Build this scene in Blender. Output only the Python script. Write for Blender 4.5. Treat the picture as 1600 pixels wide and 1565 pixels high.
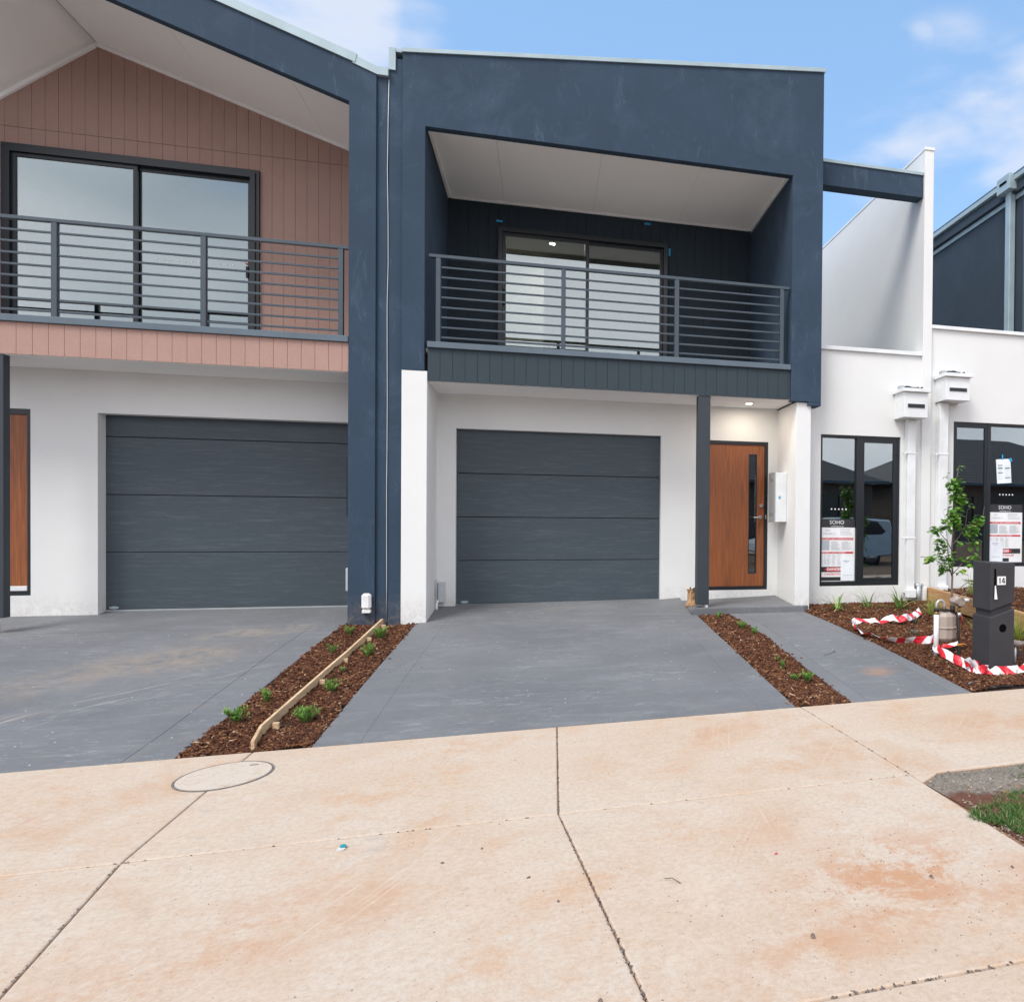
import bpy, bmesh, math, random
import numpy as np
from mathutils import Vector, Matrix
R = math.radians
rnd = random.Random(7)
nr = np.random.RandomState(11)
for o in list(bpy.data.objects): bpy.data.objects.remove(o)
scn = bpy.context.scene
C = scn.collection

# ------------------------------------------------------------------ camera
cam_d = bpy.data.cameras.new('camera'); cam = bpy.data.objects.new('camera', cam_d); C.objects.link(cam)
CAMZ = 1.55
yaw, pit, rol = 0.2488394, 0.0105579, 0.0087991
cy, sy, cp, sp, cr, sr = math.cos(yaw), math.sin(yaw), math.cos(pit), math.sin(pit), math.cos(rol), math.sin(rol)
A = np.array([[1, 0, 0], [0, 0, -1], [0, 1, 0]]) @ np.array([[cy, -sy, 0], [sy, cy, 0], [0, 0, 1]])
M = np.array([[cr, -sr, 0], [sr, cr, 0], [0, 0, 1]]) @ np.array([[1, 0, 0], [0, cp, -sp], [0, sp, cp]]) @ A
m4 = Matrix.Identity(4)
for i in range(3):
    m4[i][0] = M[0][i]; m4[i][1] = -M[1][i]; m4[i][2] = -M[2][i]
m4[2][3] = CAMZ
cam.matrix_world = m4
cam_d.sensor_width = 36; cam_d.lens = 36 * 1119.32 / 1600
cam_d.shift_x = (800 - 1136.6) / 1600; cam_d.shift_y = (822.2 - 782.5) / 1600
cam_d.clip_start = 0.05; cam_d.clip_end = 2000
scn.camera = cam

# ------------------------------------------------------------------ world, sun, exposure
W = bpy.data.worlds.new('World'); scn.world = W; W.use_nodes = True
SUN_EL, SUN_AZ = 54, 226          # azimuth measured clockwise from +Y (the sun stands behind the photographer, to the left)
def build_world():
    nt = W.node_tree; N = nt.nodes; L = nt.links; N.clear()
    out = N.new('ShaderNodeOutputWorld'); bg = N.new('ShaderNodeBackground'); bg.inputs[1].default_value = 0.10
    sky = N.new('ShaderNodeTexSky'); sky.sky_type = 'NISHITA'; sky.sun_disc = False
    sky.sun_elevation = R(SUN_EL); sky.sun_rotation = R(SUN_AZ); sky.air_density = 1.0; sky.dust_density = 0.6; sky.ozone_density = 2.0
    tc = N.new('ShaderNodeTexCoord')
    def math_(op, a, b=None, c=None):
        n = N.new('ShaderNodeMath'); n.operation = op
        for i, v in enumerate((a, b, c)):
            if v is None: continue
            if isinstance(v, (int, float)): n.inputs[i].default_value = v
            else: L.new(v, n.inputs[i])
        return n.outputs[0]
    mp = N.new('ShaderNodeMapping'); mp.inputs[3].default_value = (1, 1, 2.6); L.new(tc.outputs['Generated'], mp.inputs[0])
    n1 = N.new('ShaderNodeTexNoise'); n1.inputs['Scale'].default_value = 7.5; n1.inputs['Detail'].default_value = 5; n1.inputs['Roughness'].default_value = .46; n1.inputs['Distortion'].default_value = .3
    L.new(mp.outputs[0], n1.inputs[0])
    n2 = N.new('ShaderNodeTexNoise'); n2.inputs['Scale'].default_value = 2.2; n2.inputs['Detail'].default_value = 2; L.new(mp.outputs[0], n2.inputs[0])
    sep = N.new('ShaderNodeSeparateXYZ'); L.new(tc.outputs['Generated'], sep.inputs[0])
    # cloud deck over the street side (seen in the window reflections), thinning out over the houses
    deck = N.new('ShaderNodeMapRange'); deck.inputs[1].default_value = .12; deck.inputs[2].default_value = -.35; deck.inputs[3].default_value = 0; deck.inputs[4].default_value = 1
    L.new(sep.outputs[1], deck.inputs[0])
    dn = N.new('ShaderNodeMapRange'); dn.inputs[1].default_value = .2; dn.inputs[2].default_value = .4; L.new(n2.outputs[0], dn.inputs[0])
    mask = math_('MULTIPLY', deck.outputs[0], dn.outputs[0]); fair = math_('MULTIPLY', deck.outputs[0], 0)
    # separate fair weather clouds
    def dirpix(x, y):
        v = np.linalg.inv(np.array([[1119.32, 0, 1136.6], [0, 1119.32, 822.2], [0, 0, 1]])) @ np.array([x, y, 1.]); v = M.T @ v; return v / np.linalg.norm(v)
    for x, y, ang, amt in ((455, -15, 7.0, 1.1), (545, 0, 3.5, .9), (645, 50, 3.0, .35), (1470, 185, 6.5, .75), (1590, 175, 6.0, .8), (1390, 205, 5.5, .5), (1340, 240, 3.5, .35), (1440, 70, 1.6, .55), (1385, 122, 2.2, .45), (1490, 225, 2.2, .5), (1500, 300, 3.0, .3), (1330, 200, 4, .3)):
        d = dirpix(x, y)
        vm = N.new('ShaderNodeVectorMath'); vm.operation = 'DOT_PRODUCT'; L.new(tc.outputs['Generated'], vm.inputs[0]); vm.inputs[1].default_value = tuple(d)
        mr = N.new('ShaderNodeMapRange'); mr.inputs[1].default_value = math.cos(R(ang)); mr.inputs[2].default_value = 1; mr.inputs[4].default_value = amt; L.new(vm.outputs['Value'], mr.inputs[0])
        # the bump only shifts the threshold of the shared noise, so no outline is round
        sh = math_('ADD', n1.outputs[0], math_('MULTIPLY', mr.outputs[0], .22))
        nn = N.new('ShaderNodeMapRange'); nn.interpolation_type = 'SMOOTHSTEP'; nn.inputs[1].default_value = .47; nn.inputs[2].default_value = .84; L.new(sh, nn.inputs[0])
        fair = math_('MAXIMUM', fair, math_('MULTIPLY', nn.outputs[0], math_('MINIMUM', math_('MULTIPLY', mr.outputs[0], 1.6), .72)))
    fair = math_('MINIMUM', fair, .92)
    # brightness variation inside the clouds
    cr_ = N.new('ShaderNodeValToRGB'); cr_.color_ramp.elements[0].position = .40; cr_.color_ramp.elements[1].position = .60
    cr_.color_ramp.elements[0].color = (5.6, 6.0, 6.8, 1); cr_.color_ramp.elements[1].color = (9.4, 9.1, 9.6, 1)
    L.new(n2.outputs[0], cr_.inputs[0])
    hz = N.new('ShaderNodeMixRGB'); hz.inputs[0].default_value = .35; L.new(sky.outputs[0], hz.inputs[1]); hz.inputs[2].default_value = (2.6, 4.7, 7.6, 1)
    fw = N.new('ShaderNodeMixRGB'); L.new(fair, fw.inputs[0]); L.new(hz.outputs[0], fw.inputs[1]); fw.inputs[2].default_value = (4.4, 4.5, 4.9, 1)
    mix = N.new('ShaderNodeMixRGB'); L.new(mask, mix.inputs[0]); L.new(fw.outputs[0], mix.inputs[1]); L.new(cr_.outputs[0], mix.inputs[2])
    L.new(mix.outputs[0], bg.inputs[0]); L.new(bg.outputs[0], out.inputs[0])
build_world()
sl = bpy.data.lights.new('sun', 'SUN'); sl.energy = 1.5; sl.angle = R(24); sl.color = (1, .97, .92)
sun = bpy.data.objects.new('sun', sl); C.objects.link(sun)
sd = Vector((math.sin(R(SUN_AZ)) * math.cos(R(SUN_EL)), math.cos(R(SUN_AZ)) * math.cos(R(SUN_EL)), math.sin(R(SUN_EL))))
sun.rotation_euler = sd.to_track_quat('Z', 'Y').to_euler(); sun.location = (0, 0, 30)
scn.view_settings.view_transform = 'Standard'; scn.view_settings.look = 'None'
scn.view_settings.gamma = 1; scn.view_settings.use_curve_mapping = False
scn.view_settings.exposure = 1.0
scn.render.engine = 'CYCLES'
scn.cycles.max_bounces = 8; scn.cycles.transparent_max_bounces = 12

# ------------------------------------------------------------------ materials
MAT = {}
class G:
    """small node graph helper"""
    def __init__(s, name):
        s.m = bpy.data.materials.new(name); s.m.use_nodes = True; s.N = s.m.node_tree.nodes; s.L = s.m.node_tree.links
        s.b = s.N['Principled BSDF']; s.pos = s.N.new('ShaderNodeNewGeometry').outputs['Position']
    def map(s, scale=(1, 1, 1), rot=(0, 0, 0), loc=(0, 0, 0), src=None):
        n = s.N.new('ShaderNodeMapping'); n.inputs[3].default_value = scale; n.inputs[2].default_value = rot; n.inputs[1].default_value = loc
        s.L.new(src or s.pos, n.inputs[0]); return n.outputs[0]
    def noise(s, scale, detail=4, rough=.55, vec=None, dist=0):
        n = s.N.new('ShaderNodeTexNoise'); n.inputs['Scale'].default_value = scale; n.inputs['Detail'].default_value = detail
        n.inputs['Roughness'].default_value = rough; n.inputs['Distortion'].default_value = dist; s.L.new(vec or s.pos, n.inputs[0]); return n.outputs[0]
    def vor(s, scale, vec=None, out='Distance'):
        n = s.N.new('ShaderNodeTexVoronoi'); n.inputs['Scale'].default_value = scale; s.L.new(vec or s.pos, n.inputs[0]); return n.outputs[out]
    def rng(s, v, a, b, c=0, d=1):
        n = s.N.new('ShaderNodeMapRange'); n.inputs[1].default_value = a; n.inputs[2].default_value = b; n.inputs[3].default_value = c; n.inputs[4].default_value = d
        s.L.new(v, n.inputs[0]); return n.outputs[0]
    def mul(s, a, b, op='MULTIPLY'):
        n = s.N.new('ShaderNodeMath'); n.operation = op
        for i, v in enumerate((a, b)):
            if isinstance(v, (int, float)): n.inputs[i].default_value = v
            else: s.L.new(v, n.inputs[i])
        return n.outputs[0]
    def mix(s, f, a, b, mode='MIX'):
        n = s.N.new('ShaderNodeMixRGB'); n.blend_type = mode
        if isinstance(f, (int, float)): n.inputs[0].default_value = f
        else: s.L.new(f, n.inputs[0])
        for i, v in ((1, a), (2, b)):
            if isinstance(v, tuple): n.inputs[i].default_value = v + (1,) if len(v) == 3 else v
            else: s.L.new(v, n.inputs[i])
        return n.outputs[0]
    def ramp(s, v, stops):
        n = s.N.new('ShaderNodeValToRGB'); e = n.color_ramp.elements
        while len(e) < len(stops): e.new(.5)
        for i, (p, c) in enumerate(stops): e[i].position = p; e[i].color = c + (1,)
        s.L.new(v, n.inputs[0]); return n.outputs[0]
    def bump(s, v, strength=.3, dist=.01, normal=None):
        n = s.N.new('ShaderNodeBump'); n.inputs['Strength'].default_value = strength; n.inputs['Distance'].default_value = dist
        s.L.new(v, n.inputs['Height'])
        if normal: s.L.new(normal, n.inputs['Normal'])
        return n.outputs[0]
    def island(s):
        return s.N.new('ShaderNodeNewGeometry').outputs['Random Per Island']
    def fin(s, col, rough=.8, normal=None, metal=0, spec=None):
        if isinstance(col, tuple): s.b.inputs['Base Color'].default_value = col + (1,)
        else: s.L.new(col, s.b.inputs['Base Color'])
        if isinstance(rough, (int, float)): s.b.inputs['Roughness'].default_value = rough
        else: s.L.new(rough, s.b.inputs['Roughness'])
        s.b.inputs['Metallic'].default_value = metal
        if spec is not None: s.b.inputs['Specular IOR Level'].default_value = spec
        if normal: s.L.new(normal, s.b.inputs['Normal'])
        MAT[s.m.name] = s.m; return s.m

def stucco(name, col, dust, dustc, bumps=.35, var=1.0):
    g = G(name); n = g.noise(1.7, 6, .6); f = g.noise(95, 3, .7)
    c = g.mix(g.rng(n, .35, .7), tuple(x * (1 - .07 * var) for x in col), tuple(min(x * (1 + .08 * var), .93) for x in col))
    if dust:
        d = g.mul(g.rng(g.noise(1.1, 8, .72, dist=.6), .52, .75), g.rng(g.noise(60, 3, .8), .35, .75))
        c = g.mix(g.mul(d, dust), c, dustc)
        # pale runs and hand marks
        sc = g.rng(g.noise(3.0, 9, .82, g.map((2.2, 2.2, .55)), .8), .57, .72)
        c = g.mix(g.mul(sc, dust * .8), c, dustc)
        sx_ = g.N.new('ShaderNodeSeparateXYZ'); g.L.new(g.pos, sx_.inputs[0])      # mud splashed up from the ground in the lowest hand's breadth
        c = g.mix(g.mul(g.mul(g.rng(sx_.outputs[2], .70, .42), g.rng(g.noise(14, 7, .8), .42, .62)), .35), c, (.30, .22, .16))
    g.fin(c, .85, g.bump(f, bumps, .004, g.bump(n, .15 * var, .03)), spec=.3)
stucco('navy_render', (.031, .055, .087), .62, (.12, .17, .23))
stucco('white_render', (.735, .74, .725), .05, (.66, .65, .62), .25, .25)
stucco('soffit_board', (.90, .89, .875), .02, (.7, .69, .68), .05, .1)
stucco('cornice_paint', (.88, .87, .86), 0, (0, 0, 0), .05)
stucco('dark_render', (.036, .052, .070), .3, (.11, .14, .17))

def cladding(name, col, v=.12):
    g = G(name); f = g.noise(130, 4, .75, g.map((1, 1, .5))); n = g.noise(3, 5)
    oi = g.N.new('ShaderNodeObjectInfo').outputs['Random']
    c = g.mix(g.rng(f, .3, .7), tuple(x * (1 - v) for x in col), tuple(x * (1 + v) for x in col))
    c = g.mix(g.mul(g.rng(n, .4, .7), .25), c, tuple(x * .8 for x in col))
    c = g.mix(g.mul(oi, .10), c, tuple(x * .7 for x in col))
    g.fin(c, .8, g.bump(f, .55, .003), spec=.3)
cladding('terracotta_cladding', (.40, .255, .212))
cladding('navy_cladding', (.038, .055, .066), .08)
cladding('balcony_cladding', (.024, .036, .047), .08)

def plain(name, col, rough=.5, metal=0, nb=0, var=.08, ns=4.0, spec=None):
    g = G(name); n = g.noise(ns, 5)
    c = g.mix(g.rng(n, .35, .68), tuple(x * (1 - var) for x in col), tuple(min(1, x * (1 + var)) for x in col))
    g.fin(c, rough, g.bump(g.noise(160, 3), nb, .002) if nb else None, metal, spec)
plain('terracotta_groove', (.20, .125, .105), .9); plain('navy_groove', (.020, .030, .038), .9)
plain('steel_paint', (.046, .066, .084), .42)
plain('cap_paint', (.095, .13, .16), .42)
plain('black_frame', (.010, .014, .018), .35)
plain('post_paint', (.030, .038, .048), .55, nb=.2)
plain('zinc_flashing', (.33, .42, .45), .45, .15)
plain('white_metal', (.74, .76, .76), .4)
plain('grey_metal', (.42, .45, .46), .45, .3)
plain('grey_plastic', (.50, .53, .54), .5)
plain('chrome', (.62, .62, .64), .22, .9)
plain('black_rubber', (.015, .015, .015), .7)
plain('dark_hole', (.004, .004, .005), .9, spec=0.0)
plain('mailbox_render', (.036, .035, .040), .85, nb=.5)
plain('meter_beige', (.40, .33, .28), .55)
plain('meter_cast', (.34, .28, .24), .6, nb=1.0, var=.25, ns=40)
plain('galv_pipe', (.55, .56, .58), .35, .5)
plain('pvc_white', (.76, .76, .76), .4)
plain('brass', (.42, .26, .10), .4, .7)
plain('tape_blue', (.02, .32, .62), .6)
plain('paper_white', (.78, .82, .86), .7)
plain('sign_black', (.025, .027, .03), .5)
plain('sign_red', (.58, .03, .04), .5)
plain('sign_white', (.82, .83, .83), .5)
plain('sign_teal', (.02, .16, .15), .5)
plain('sign_grey', (.42, .46, .50), .6)
plain('kraft_paper', (.42, .25, .13), .85, nb=.6)
plain('floor_tile', (.62, .60, .57), .6)
plain('interior_paint', (.62, .60, .57), .9)
plain('interior_floor', (.30, .27, .24), .8)
plain('interior_ceiling', (.60, .57, .53), .9)
plain('car_silver', (.62, .68, .72), .3, .1)
plain('car_glass', (.02, .025, .03), .08)
plain('opp_wall', (.17, .13, .11), .9)
plain('cap_teal', (.02, .28, .30), .35)
plain('cap_clear', (.62, .60, .56), .35)
plain('orange_plastic', (.65, .22, .03), .5)
plain('red_lens', (.25, .03, .03), .3)
plain('roof_metal', (.12, .15, .17), .5, .2)

g = G('emit_lamp'); g.b.inputs['Emission Color'].default_value = (1, .86, .68, 1); g.b.inputs['Emission Strength'].default_value = 6; g.fin((.9, .9, .85), .5)

# garage door, brushed timber look
g = G('garage_panel')
v = g.map((.55, 1, 9)); oi = g.N.new('ShaderNodeObjectInfo').outputs['Random']; a = g.noise(5.2, 9, .78, g.map((.5, 1, 7), loc=(1, 0, 2)), .3); b_ = g.noise(15, 7, .82, g.map((.45, 1, 8), loc=(3, 0, 1)), .2)
w = g.mul(g.rng(a, .50, .70), g.rng(b_, .38, .62))
fine = g.noise(30, 4, .8, g.map((.35, 1, 14)))
c = g.mix(g.rng(fine, .3, .7), (.043, .060, .073), (.068, .090, .107))
c = g.mix(g.mul(w, .62), c, (.17, .20, .22))
c = g.mix(g.mul(oi, .12), c, (.030, .038, .045))
g.fin(c, .5, g.bump(fine, .35, .003), spec=.4)

# veneered doors
def timber(name, dark, light, vert=True, sc=1.0):
    g = G(name); v = g.map((34 * sc, 34 * sc, 1.1) if vert else (5, 5, 30)); a = g.noise(2.2, 7, .6, v, .5)
    b2 = g.noise(1.0, 3, .5, g.map((9, 9, .35)))
    c = g.ramp(a, [(.3, dark), (.52, tuple((x + y) / 2 for x, y in zip(dark, light))), (.72, light)])
    c = g.mix(g.mul(g.rng(b2, .3, .7), .45), c, tuple(x * .8 for x in light))
    g.fin(c, .42, g.bump(a, .12, .002))
timber('door_veneer', (.13, .036, .011), (.38, .120, .034))
g = G('pine_board'); v = g.map((8, 1.2, 30)); a = g.noise(2.5, 6, .6, v, 1.0)
c = g.ramp(a, [(.3, (.42, .28, .15)), (.5, (.60, .43, .26)), (.7, (.70, .54, .36))]); c = g.mix(g.mul(g.rng(g.noise(2.2, 6), .5, .75), .5), c, (.34, .17, .08))
g.fin(c, .75, g.bump(a, .3, .003))
g = G('sleeper_wood'); v = g.map((6, 1.0, 22)); a = g.noise(2.2, 6, .6, v, 1.2)
c = g.ramp(a, [(.3, (.30, .15, .06)), (.5, (.47, .27, .12)), (.7, (.58, .38, .20))]); c = g.mix(g.mul(g.rng(g.noise(1.6, 6), .5, .75), .6), c, (.26, .10, .05))
g.fin(c, .75, g.bump(a, .3, .003))

# glass: clear pane with a strong mirror film
def glass(name, refl, tint, rough=0.0):
    m = bpy.data.materials.new(name); m.use_nodes = True; N = m.node_tree.nodes; L = m.node_tree.links; N.clear()
    o = N.new('ShaderNodeOutputMaterial'); t = N.new('ShaderNodeBsdfTransparent'); t.inputs[0].default_value = tint + (1,)
    gl = N.new('ShaderNodeBsdfGlossy'); gl.inputs['Roughness'].default_value = rough; gl.inputs[0].default_value = (.88, .97, .98, 1)
    fr = N.new('ShaderNodeFresnel'); fr.inputs[0].default_value = 1.5
    ma = N.new('ShaderNodeMath'); ma.operation = 'MULTIPLY_ADD'; L.new(fr.outputs[0], ma.inputs[0]); ma.inputs[1].default_value = .85; ma.inputs[2].default_value = refl; ma.use_clamp = True
    mx = N.new('ShaderNodeMixShader'); L.new(ma.outputs[0], mx.inputs[0]); L.new(t.outputs[0], mx.inputs[1]); L.new(gl.outputs[0], mx.inputs[2])
    # very slight pane waviness
    nz = N.new('ShaderNodeTexNoise'); nz.inputs['Scale'].default_value = 1.3; ge = N.new('ShaderNodeNewGeometry'); L.new(ge.outputs['Position'], nz.inputs[0])
    bp = N.new('ShaderNodeBump'); bp.inputs['Strength'].default_value = .03; bp.inputs['Distance'].default_value = .01; L.new(nz.outputs[0], bp.inputs['Height']); L.new(bp.outputs[0], gl.inputs['Normal'])
    L.new(mx.outputs[0], o.inputs[0]); MAT[name] = m
glass('window_glass', .20, (.62, .66, .68))
glass('upper_glass', .19, (.56, .62, .62))
glass('door_glass', .22, (.25, .26, .27))

# pink-stained footpath concrete
g = G('pink_concrete')
big = g.noise(.75, 7, .62, dist=.3); mid = g.noise(2.6, 9, .74, dist=.25); fine = g.noise(42, 6, .75); grit = g.noise(210, 3, .7)
sweep = g.noise(3.0, 10, .80, g.map((.5, 4.0, 1), rot=(0, 0, R(-6))), .2); sw2 = g.noise(4.0, 10, .82, g.map((.7, 3.6, 1), rot=(0, 0, R(24)), loc=(5, 2, 0)), .2)
c = g.ramp(big, [(.28, (0.497, 0.388, 0.290)), (.42, (0.532, 0.422, 0.324)), (.56, (0.542, 0.462, 0.378)), (.70, (0.497, 0.339, 0.228))])
c = g.mix(g.mul(g.mul(g.rng(mid, .50, .62), g.rng(g.noise(1.1, 5, .6, g.map(loc=(3, 9, 0))), .40, .58)), .75), c, (0.517, 0.336, 0.213))
c = g.mix(g.mul(g.rng(mid, .47, .30), .6), c, (0.578, 0.491, 0.402))
c = g.mix(g.mul(g.rng(sweep, .56, .72), .60), c, (0.603, 0.520, 0.431))
c = g.mix(g.mul(g.rng(sw2, .58, .72), .45), c, (0.623, 0.544, 0.463))
c = g.mix(g.mul(g.rng(sweep, .46, .32), .30), c, (0.473, 0.306, 0.194))
c = g.mix(g.mul(g.rng(g.noise(1.0, 8, .72, g.map(loc=(7, 3, 0)), .4), .62, .78), .55), c, (0.372, 0.321, 0.278))
c = g.mix(g.mul(g.rng(fine, .42, .66), .50), c, (0.398, 0.270, 0.179))
c = g.mix(g.mul(g.rng(grit, .55, .70), .5), c, (0.637, 0.540, 0.425)); c = g.mix(g.mul(g.rng(grit, .44, .30), .35), c, (0.331, 0.234, 0.166))
sp_ = g.mul(g.rng(g.vor(24), .11, .05), g.rng(g.noise(2.2, 3), .42, .55))
c = g.mix(g.mul(sp_, .7), c, (0.171, 0.117, 0.083))
def blob(g, cx, cy_, rx, ry, ang=0):
    v = g.map((1 / rx, 1 / ry, 0), src=g.map(rot=(0, 0, R(-ang)), src=g.map(loc=(-cx, -cy_, 0))))
    n = g.N.new('ShaderNodeVectorMath'); n.operation = 'LENGTH'; g.L.new(v, n.inputs[0]); return g.rng(n.outputs['Value'], 1.0, .25)
for bx_, by_, rx, ry, am in ((1.45, 2.75, .75, .5, .85), (-.95, 3.1, 1.0, .45, .40), (1.15, 3.35, .35, .3, .3), (2.1, 2.5, .5, .4, .6), (-3.0, 4.4, .9, .3, .5), (1.3, 5.0, 1.0, .25, .35), (-2.6, 3.2, .7, .5, .4), (3.4, 4.7, 1.0, .4, .4), (-1.6, 2.6, .9, .5, .3), (.9, 2.35, .6, .25, .4)):
    k = g.mul(blob(g, bx_, by_, rx, ry, 20), g.rng(g.noise(3.5, 10, .84, dist=.2, vec=g.map(loc=(bx_ * 3, by_, 0))), .46, .55)); c = g.mix(g.mul(k, am), c, (0.458, 0.238, 0.125))
# scrape marks left by tyres and trowels: bundles of thin parallel lines
for cx_, cy2, L_, ang, wd, am in ((-.78, 3.2, .85, 62, .24, .55), (.95, 3.28, .36, 62, .17, .55), (1.15, 3.38, .42, 86, .14, .5), (-1.3, 4.5, .5, 20, .1, .3), (1.3, 4.9, .5, 75, .3, .35), (2.9, 4.6, .5, 50, .3, .3), (.3, 4.5, .4, 78, .2, .3), (1.8, 4.3, .5, 55, .25, .3)):
    base = g.map(rot=(0, 0, R(-ang)), src=g.map(loc=(-cx_, -cy2, 0)))
    ln = g.noise(1.0, 3, .8, g.map((1.2, 52, 0), loc=(cx_ * 7, 0, 0), src=base)); tint = blob(g, cx_, cy2, L_, wd, ang)
    c = g.mix(g.mul(tint, .28), c, (0.473, 0.311, 0.199)); c = g.mix(g.mul(g.mul(tint, g.rng(ln, .55, .66)), am), c, (0.643, 0.559, 0.463))
brush = g.noise(1.0, 4, .7, g.map((3, 110, 1), rot=(0, 0, R(-68))))
c = g.mix(g.mul(g.rng(brush, .50, .70), .16), c, (0.382, 0.272, 0.194))
gst = g.mul(g.rng(g.noise(2.4, 9, .8, g.map(loc=(11, 4, 0))), .60, .68), .5); c = g.mix(gst, c, (0.328, 0.294, 0.261))
hgt = g.mix(.5, fine, grit)
g.fin(c, .88, g.bump(hgt, .35, .004, g.bump(sweep, .10, .01)), spec=.25)

# sealed grey driveway
g = G('grey_concrete')
big = g.noise(.9, 6, .6); sweep = g.noise(2.0, 9, .75, g.map((.8, 3.6, 1), rot=(0, 0, R(12))), 1.0); fine = g.noise(70, 4, .7)
sw2 = g.noise(5.0, 8, .8, g.map((1.2, 5.5, 1), rot=(0, 0, R(-14)), loc=(4, 1, 0)), 1.2)
c = g.mix(g.rng(big, .35, .68), (.126, .132, .140), (.162, .168, .177))
c = g.mix(g.mul(g.rng(sweep, .50, .70), .50), c, (.23, .235, .245))
c = g.mix(g.mul(g.mul(g.rng(sw2, .55, .70), g.rng(g.noise(1.1, 4), .40, .56)), .95), c, (.36, .365, .375))
c = g.mix(g.mul(g.rng(fine, .5, .72), .18), c, (.28, .28, .29)); c = g.mix(g.mul(g.rng(g.noise(1.6, 8, .75, g.map(loc=(2, 8, 0))), .44, .30), .45), c, (.115, .12, .135))
c = g.mix(g.mul(g.rng(g.noise(2.3, 7, .7, dist=1), .57, .74), .40), c, (.23, .195, .165))
c = g.mix(g.mul(g.rng(g.vor(7), .06, .03), .8), c, (.55, .55, .54))
for bx_, by_, rx, ry, am, cc in ((3.05, 6.15, .28, .17, .9, (.34, .21, .14)), (-3.35, 7.6, .9, .5, .55, (.33, .26, .19)), (-2.9, 8.4, .7, .3, .5, (.36, .29, .22)), (-4.2, 7.0, .8, .5, .4, (.30, .24, .18))):
    k = g.mul(blob(g, bx_, by_, rx, ry, 20), g.rng(g.noise(3.5, 8, .75, dist=.8), .40, .58)); c = g.mix(g.mul(k, am), c, cc)
for cx_, cy2, L_, ang, wd, am in ((-3.0, 6.9, 1.3, 38, .35, .8), (-3.6, 6.4, 1.2, 55, .3, .7), (-2.6, 8.1, .8, 12, .12, .8), (-.1, 7.6, .9, 15, .4, .35), (1.0, 6.4, .8, -10, .4, .35)):
    base = g.map(rot=(0, 0, R(-ang)), src=g.map(loc=(-cx_, -cy2, 0)))
    ln = g.noise(1.0, 4, .85, g.map((1.1, 22, 0), loc=(cx_ * 7, 0, 0), src=base)); c = g.mix(g.mul(g.mul(blob(g, cx_, cy2, L_, wd, ang), g.rng(ln, .56, .66)), am), c, (.42, .40, .38))
g.fin(c, g.rng(sweep, .3, .7, .62, .8), g.bump(fine, .22, .003, g.bump(sweep, .12, .01)), spec=.35)
g = G('grey_border')
big = g.noise(1.4, 6, .6); fine = g.noise(80, 4, .7); sw2 = g.noise(4, 8, .8, g.map((4, 1, 1)), 1)
c = g.mix(g.rng(big, .35, .68), (.145, .150, .158), (.178, .183, .190)); c = g.mix(g.mul(g.rng(sw2, .58, .78), .5), c, (.27, .27, .28))
g.fin(c, .7, g.bump(fine, .15, .003), spec=.35)

def island_mat(name, stops, rough=.85, extra=None):
    g = G(name); c = g.ramp(g.island(), stops); c = g.mix(g.mul(g.rng(g.noise(90, 3), .4, .7), .35), c, tuple(x * .5 for x in stops[0][1])); g.fin(c, rough, spec=.2)
island_mat('bark_chip', [(0, (.045, .020, .013)), (.35, (.090, .036, .020)), (.65, (.145, .058, .028)), (.90, (.21, .092, .045)), (.975, (.36, .20, .10)), (1, (.55, .42, .28))])
island_mat('pebble', [(0, (.10, .07, .055)), (.5, (.16, .12, .10)), (1, (.26, .23, .20))])
island_mat('soil_crumb', [(0, (.16, .12, .09)), (.5, (.28, .22, .17)), (1, (.42, .36, .29))])
island_mat('litter_mat', [(0, (.30, .20, .12)), (.5, (.45, .40, .32)), (.8, (.75, .75, .72)), (1, (.16, .12, .09))])
g = G('bark_base'); c = g.ramp(g.noise(60, 5, .8), [(.3, (.018, .010, .007)), (.6, (.055, .026, .017)), (.8, (.11, .05, .028))]); g.fin(c, .95, g.bump(g.noise(50, 5, .8), 1, .03))
g = G('earth'); c = g.ramp(g.noise(5, 7, .7), [(.3, (.12, .075, .05)), (.6, (.20, .12, .08)), (.8, (.27, .19, .13))]); g.fin(c, .95, g.bump(g.noise(30, 5, .8), .7, .03))
g = G('verge_soil'); n = g.noise(2.0, 5, .6, g.map(loc=(.35, .2, 0))); 
c = g.mix(g.rng(g.noise(60, 5, .8), .35, .68), (.24, .195, .15), (.52, .455, .375)); c2 = g.mix(g.rng(g.noise(50, 5, .8), .35, .68), (.17, .065, .038), (.30, .13, .08))
sx = g.N.new('ShaderNodeSeparateXYZ'); g.L.new(g.pos, sx.inputs[0])
c = g.mix(g.rng(g.mul(sx.outputs[1], g.mul(n, .5), 'ADD'), 3.75, 3.68), c, c2)
g.fin(c, .95, g.bump(g.noise(55, 6, .85), 1, .03))
g = G('joint_dirt'); c = g.ramp(g.noise(38, 5, .85), [(.40, (.36, .20, .11)), (.56, (.24, .12, .07)), (.66, (.05, .035, .028))]); g.fin(c, .95, g.bump(g.noise(80, 4), .8, .01))
g = G('asphalt'); g.fin(g.mix(g.rng(g.noise(120, 4), .3, .7), (.09, .088, .085), (.14, .135, .13)), .9)
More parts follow.
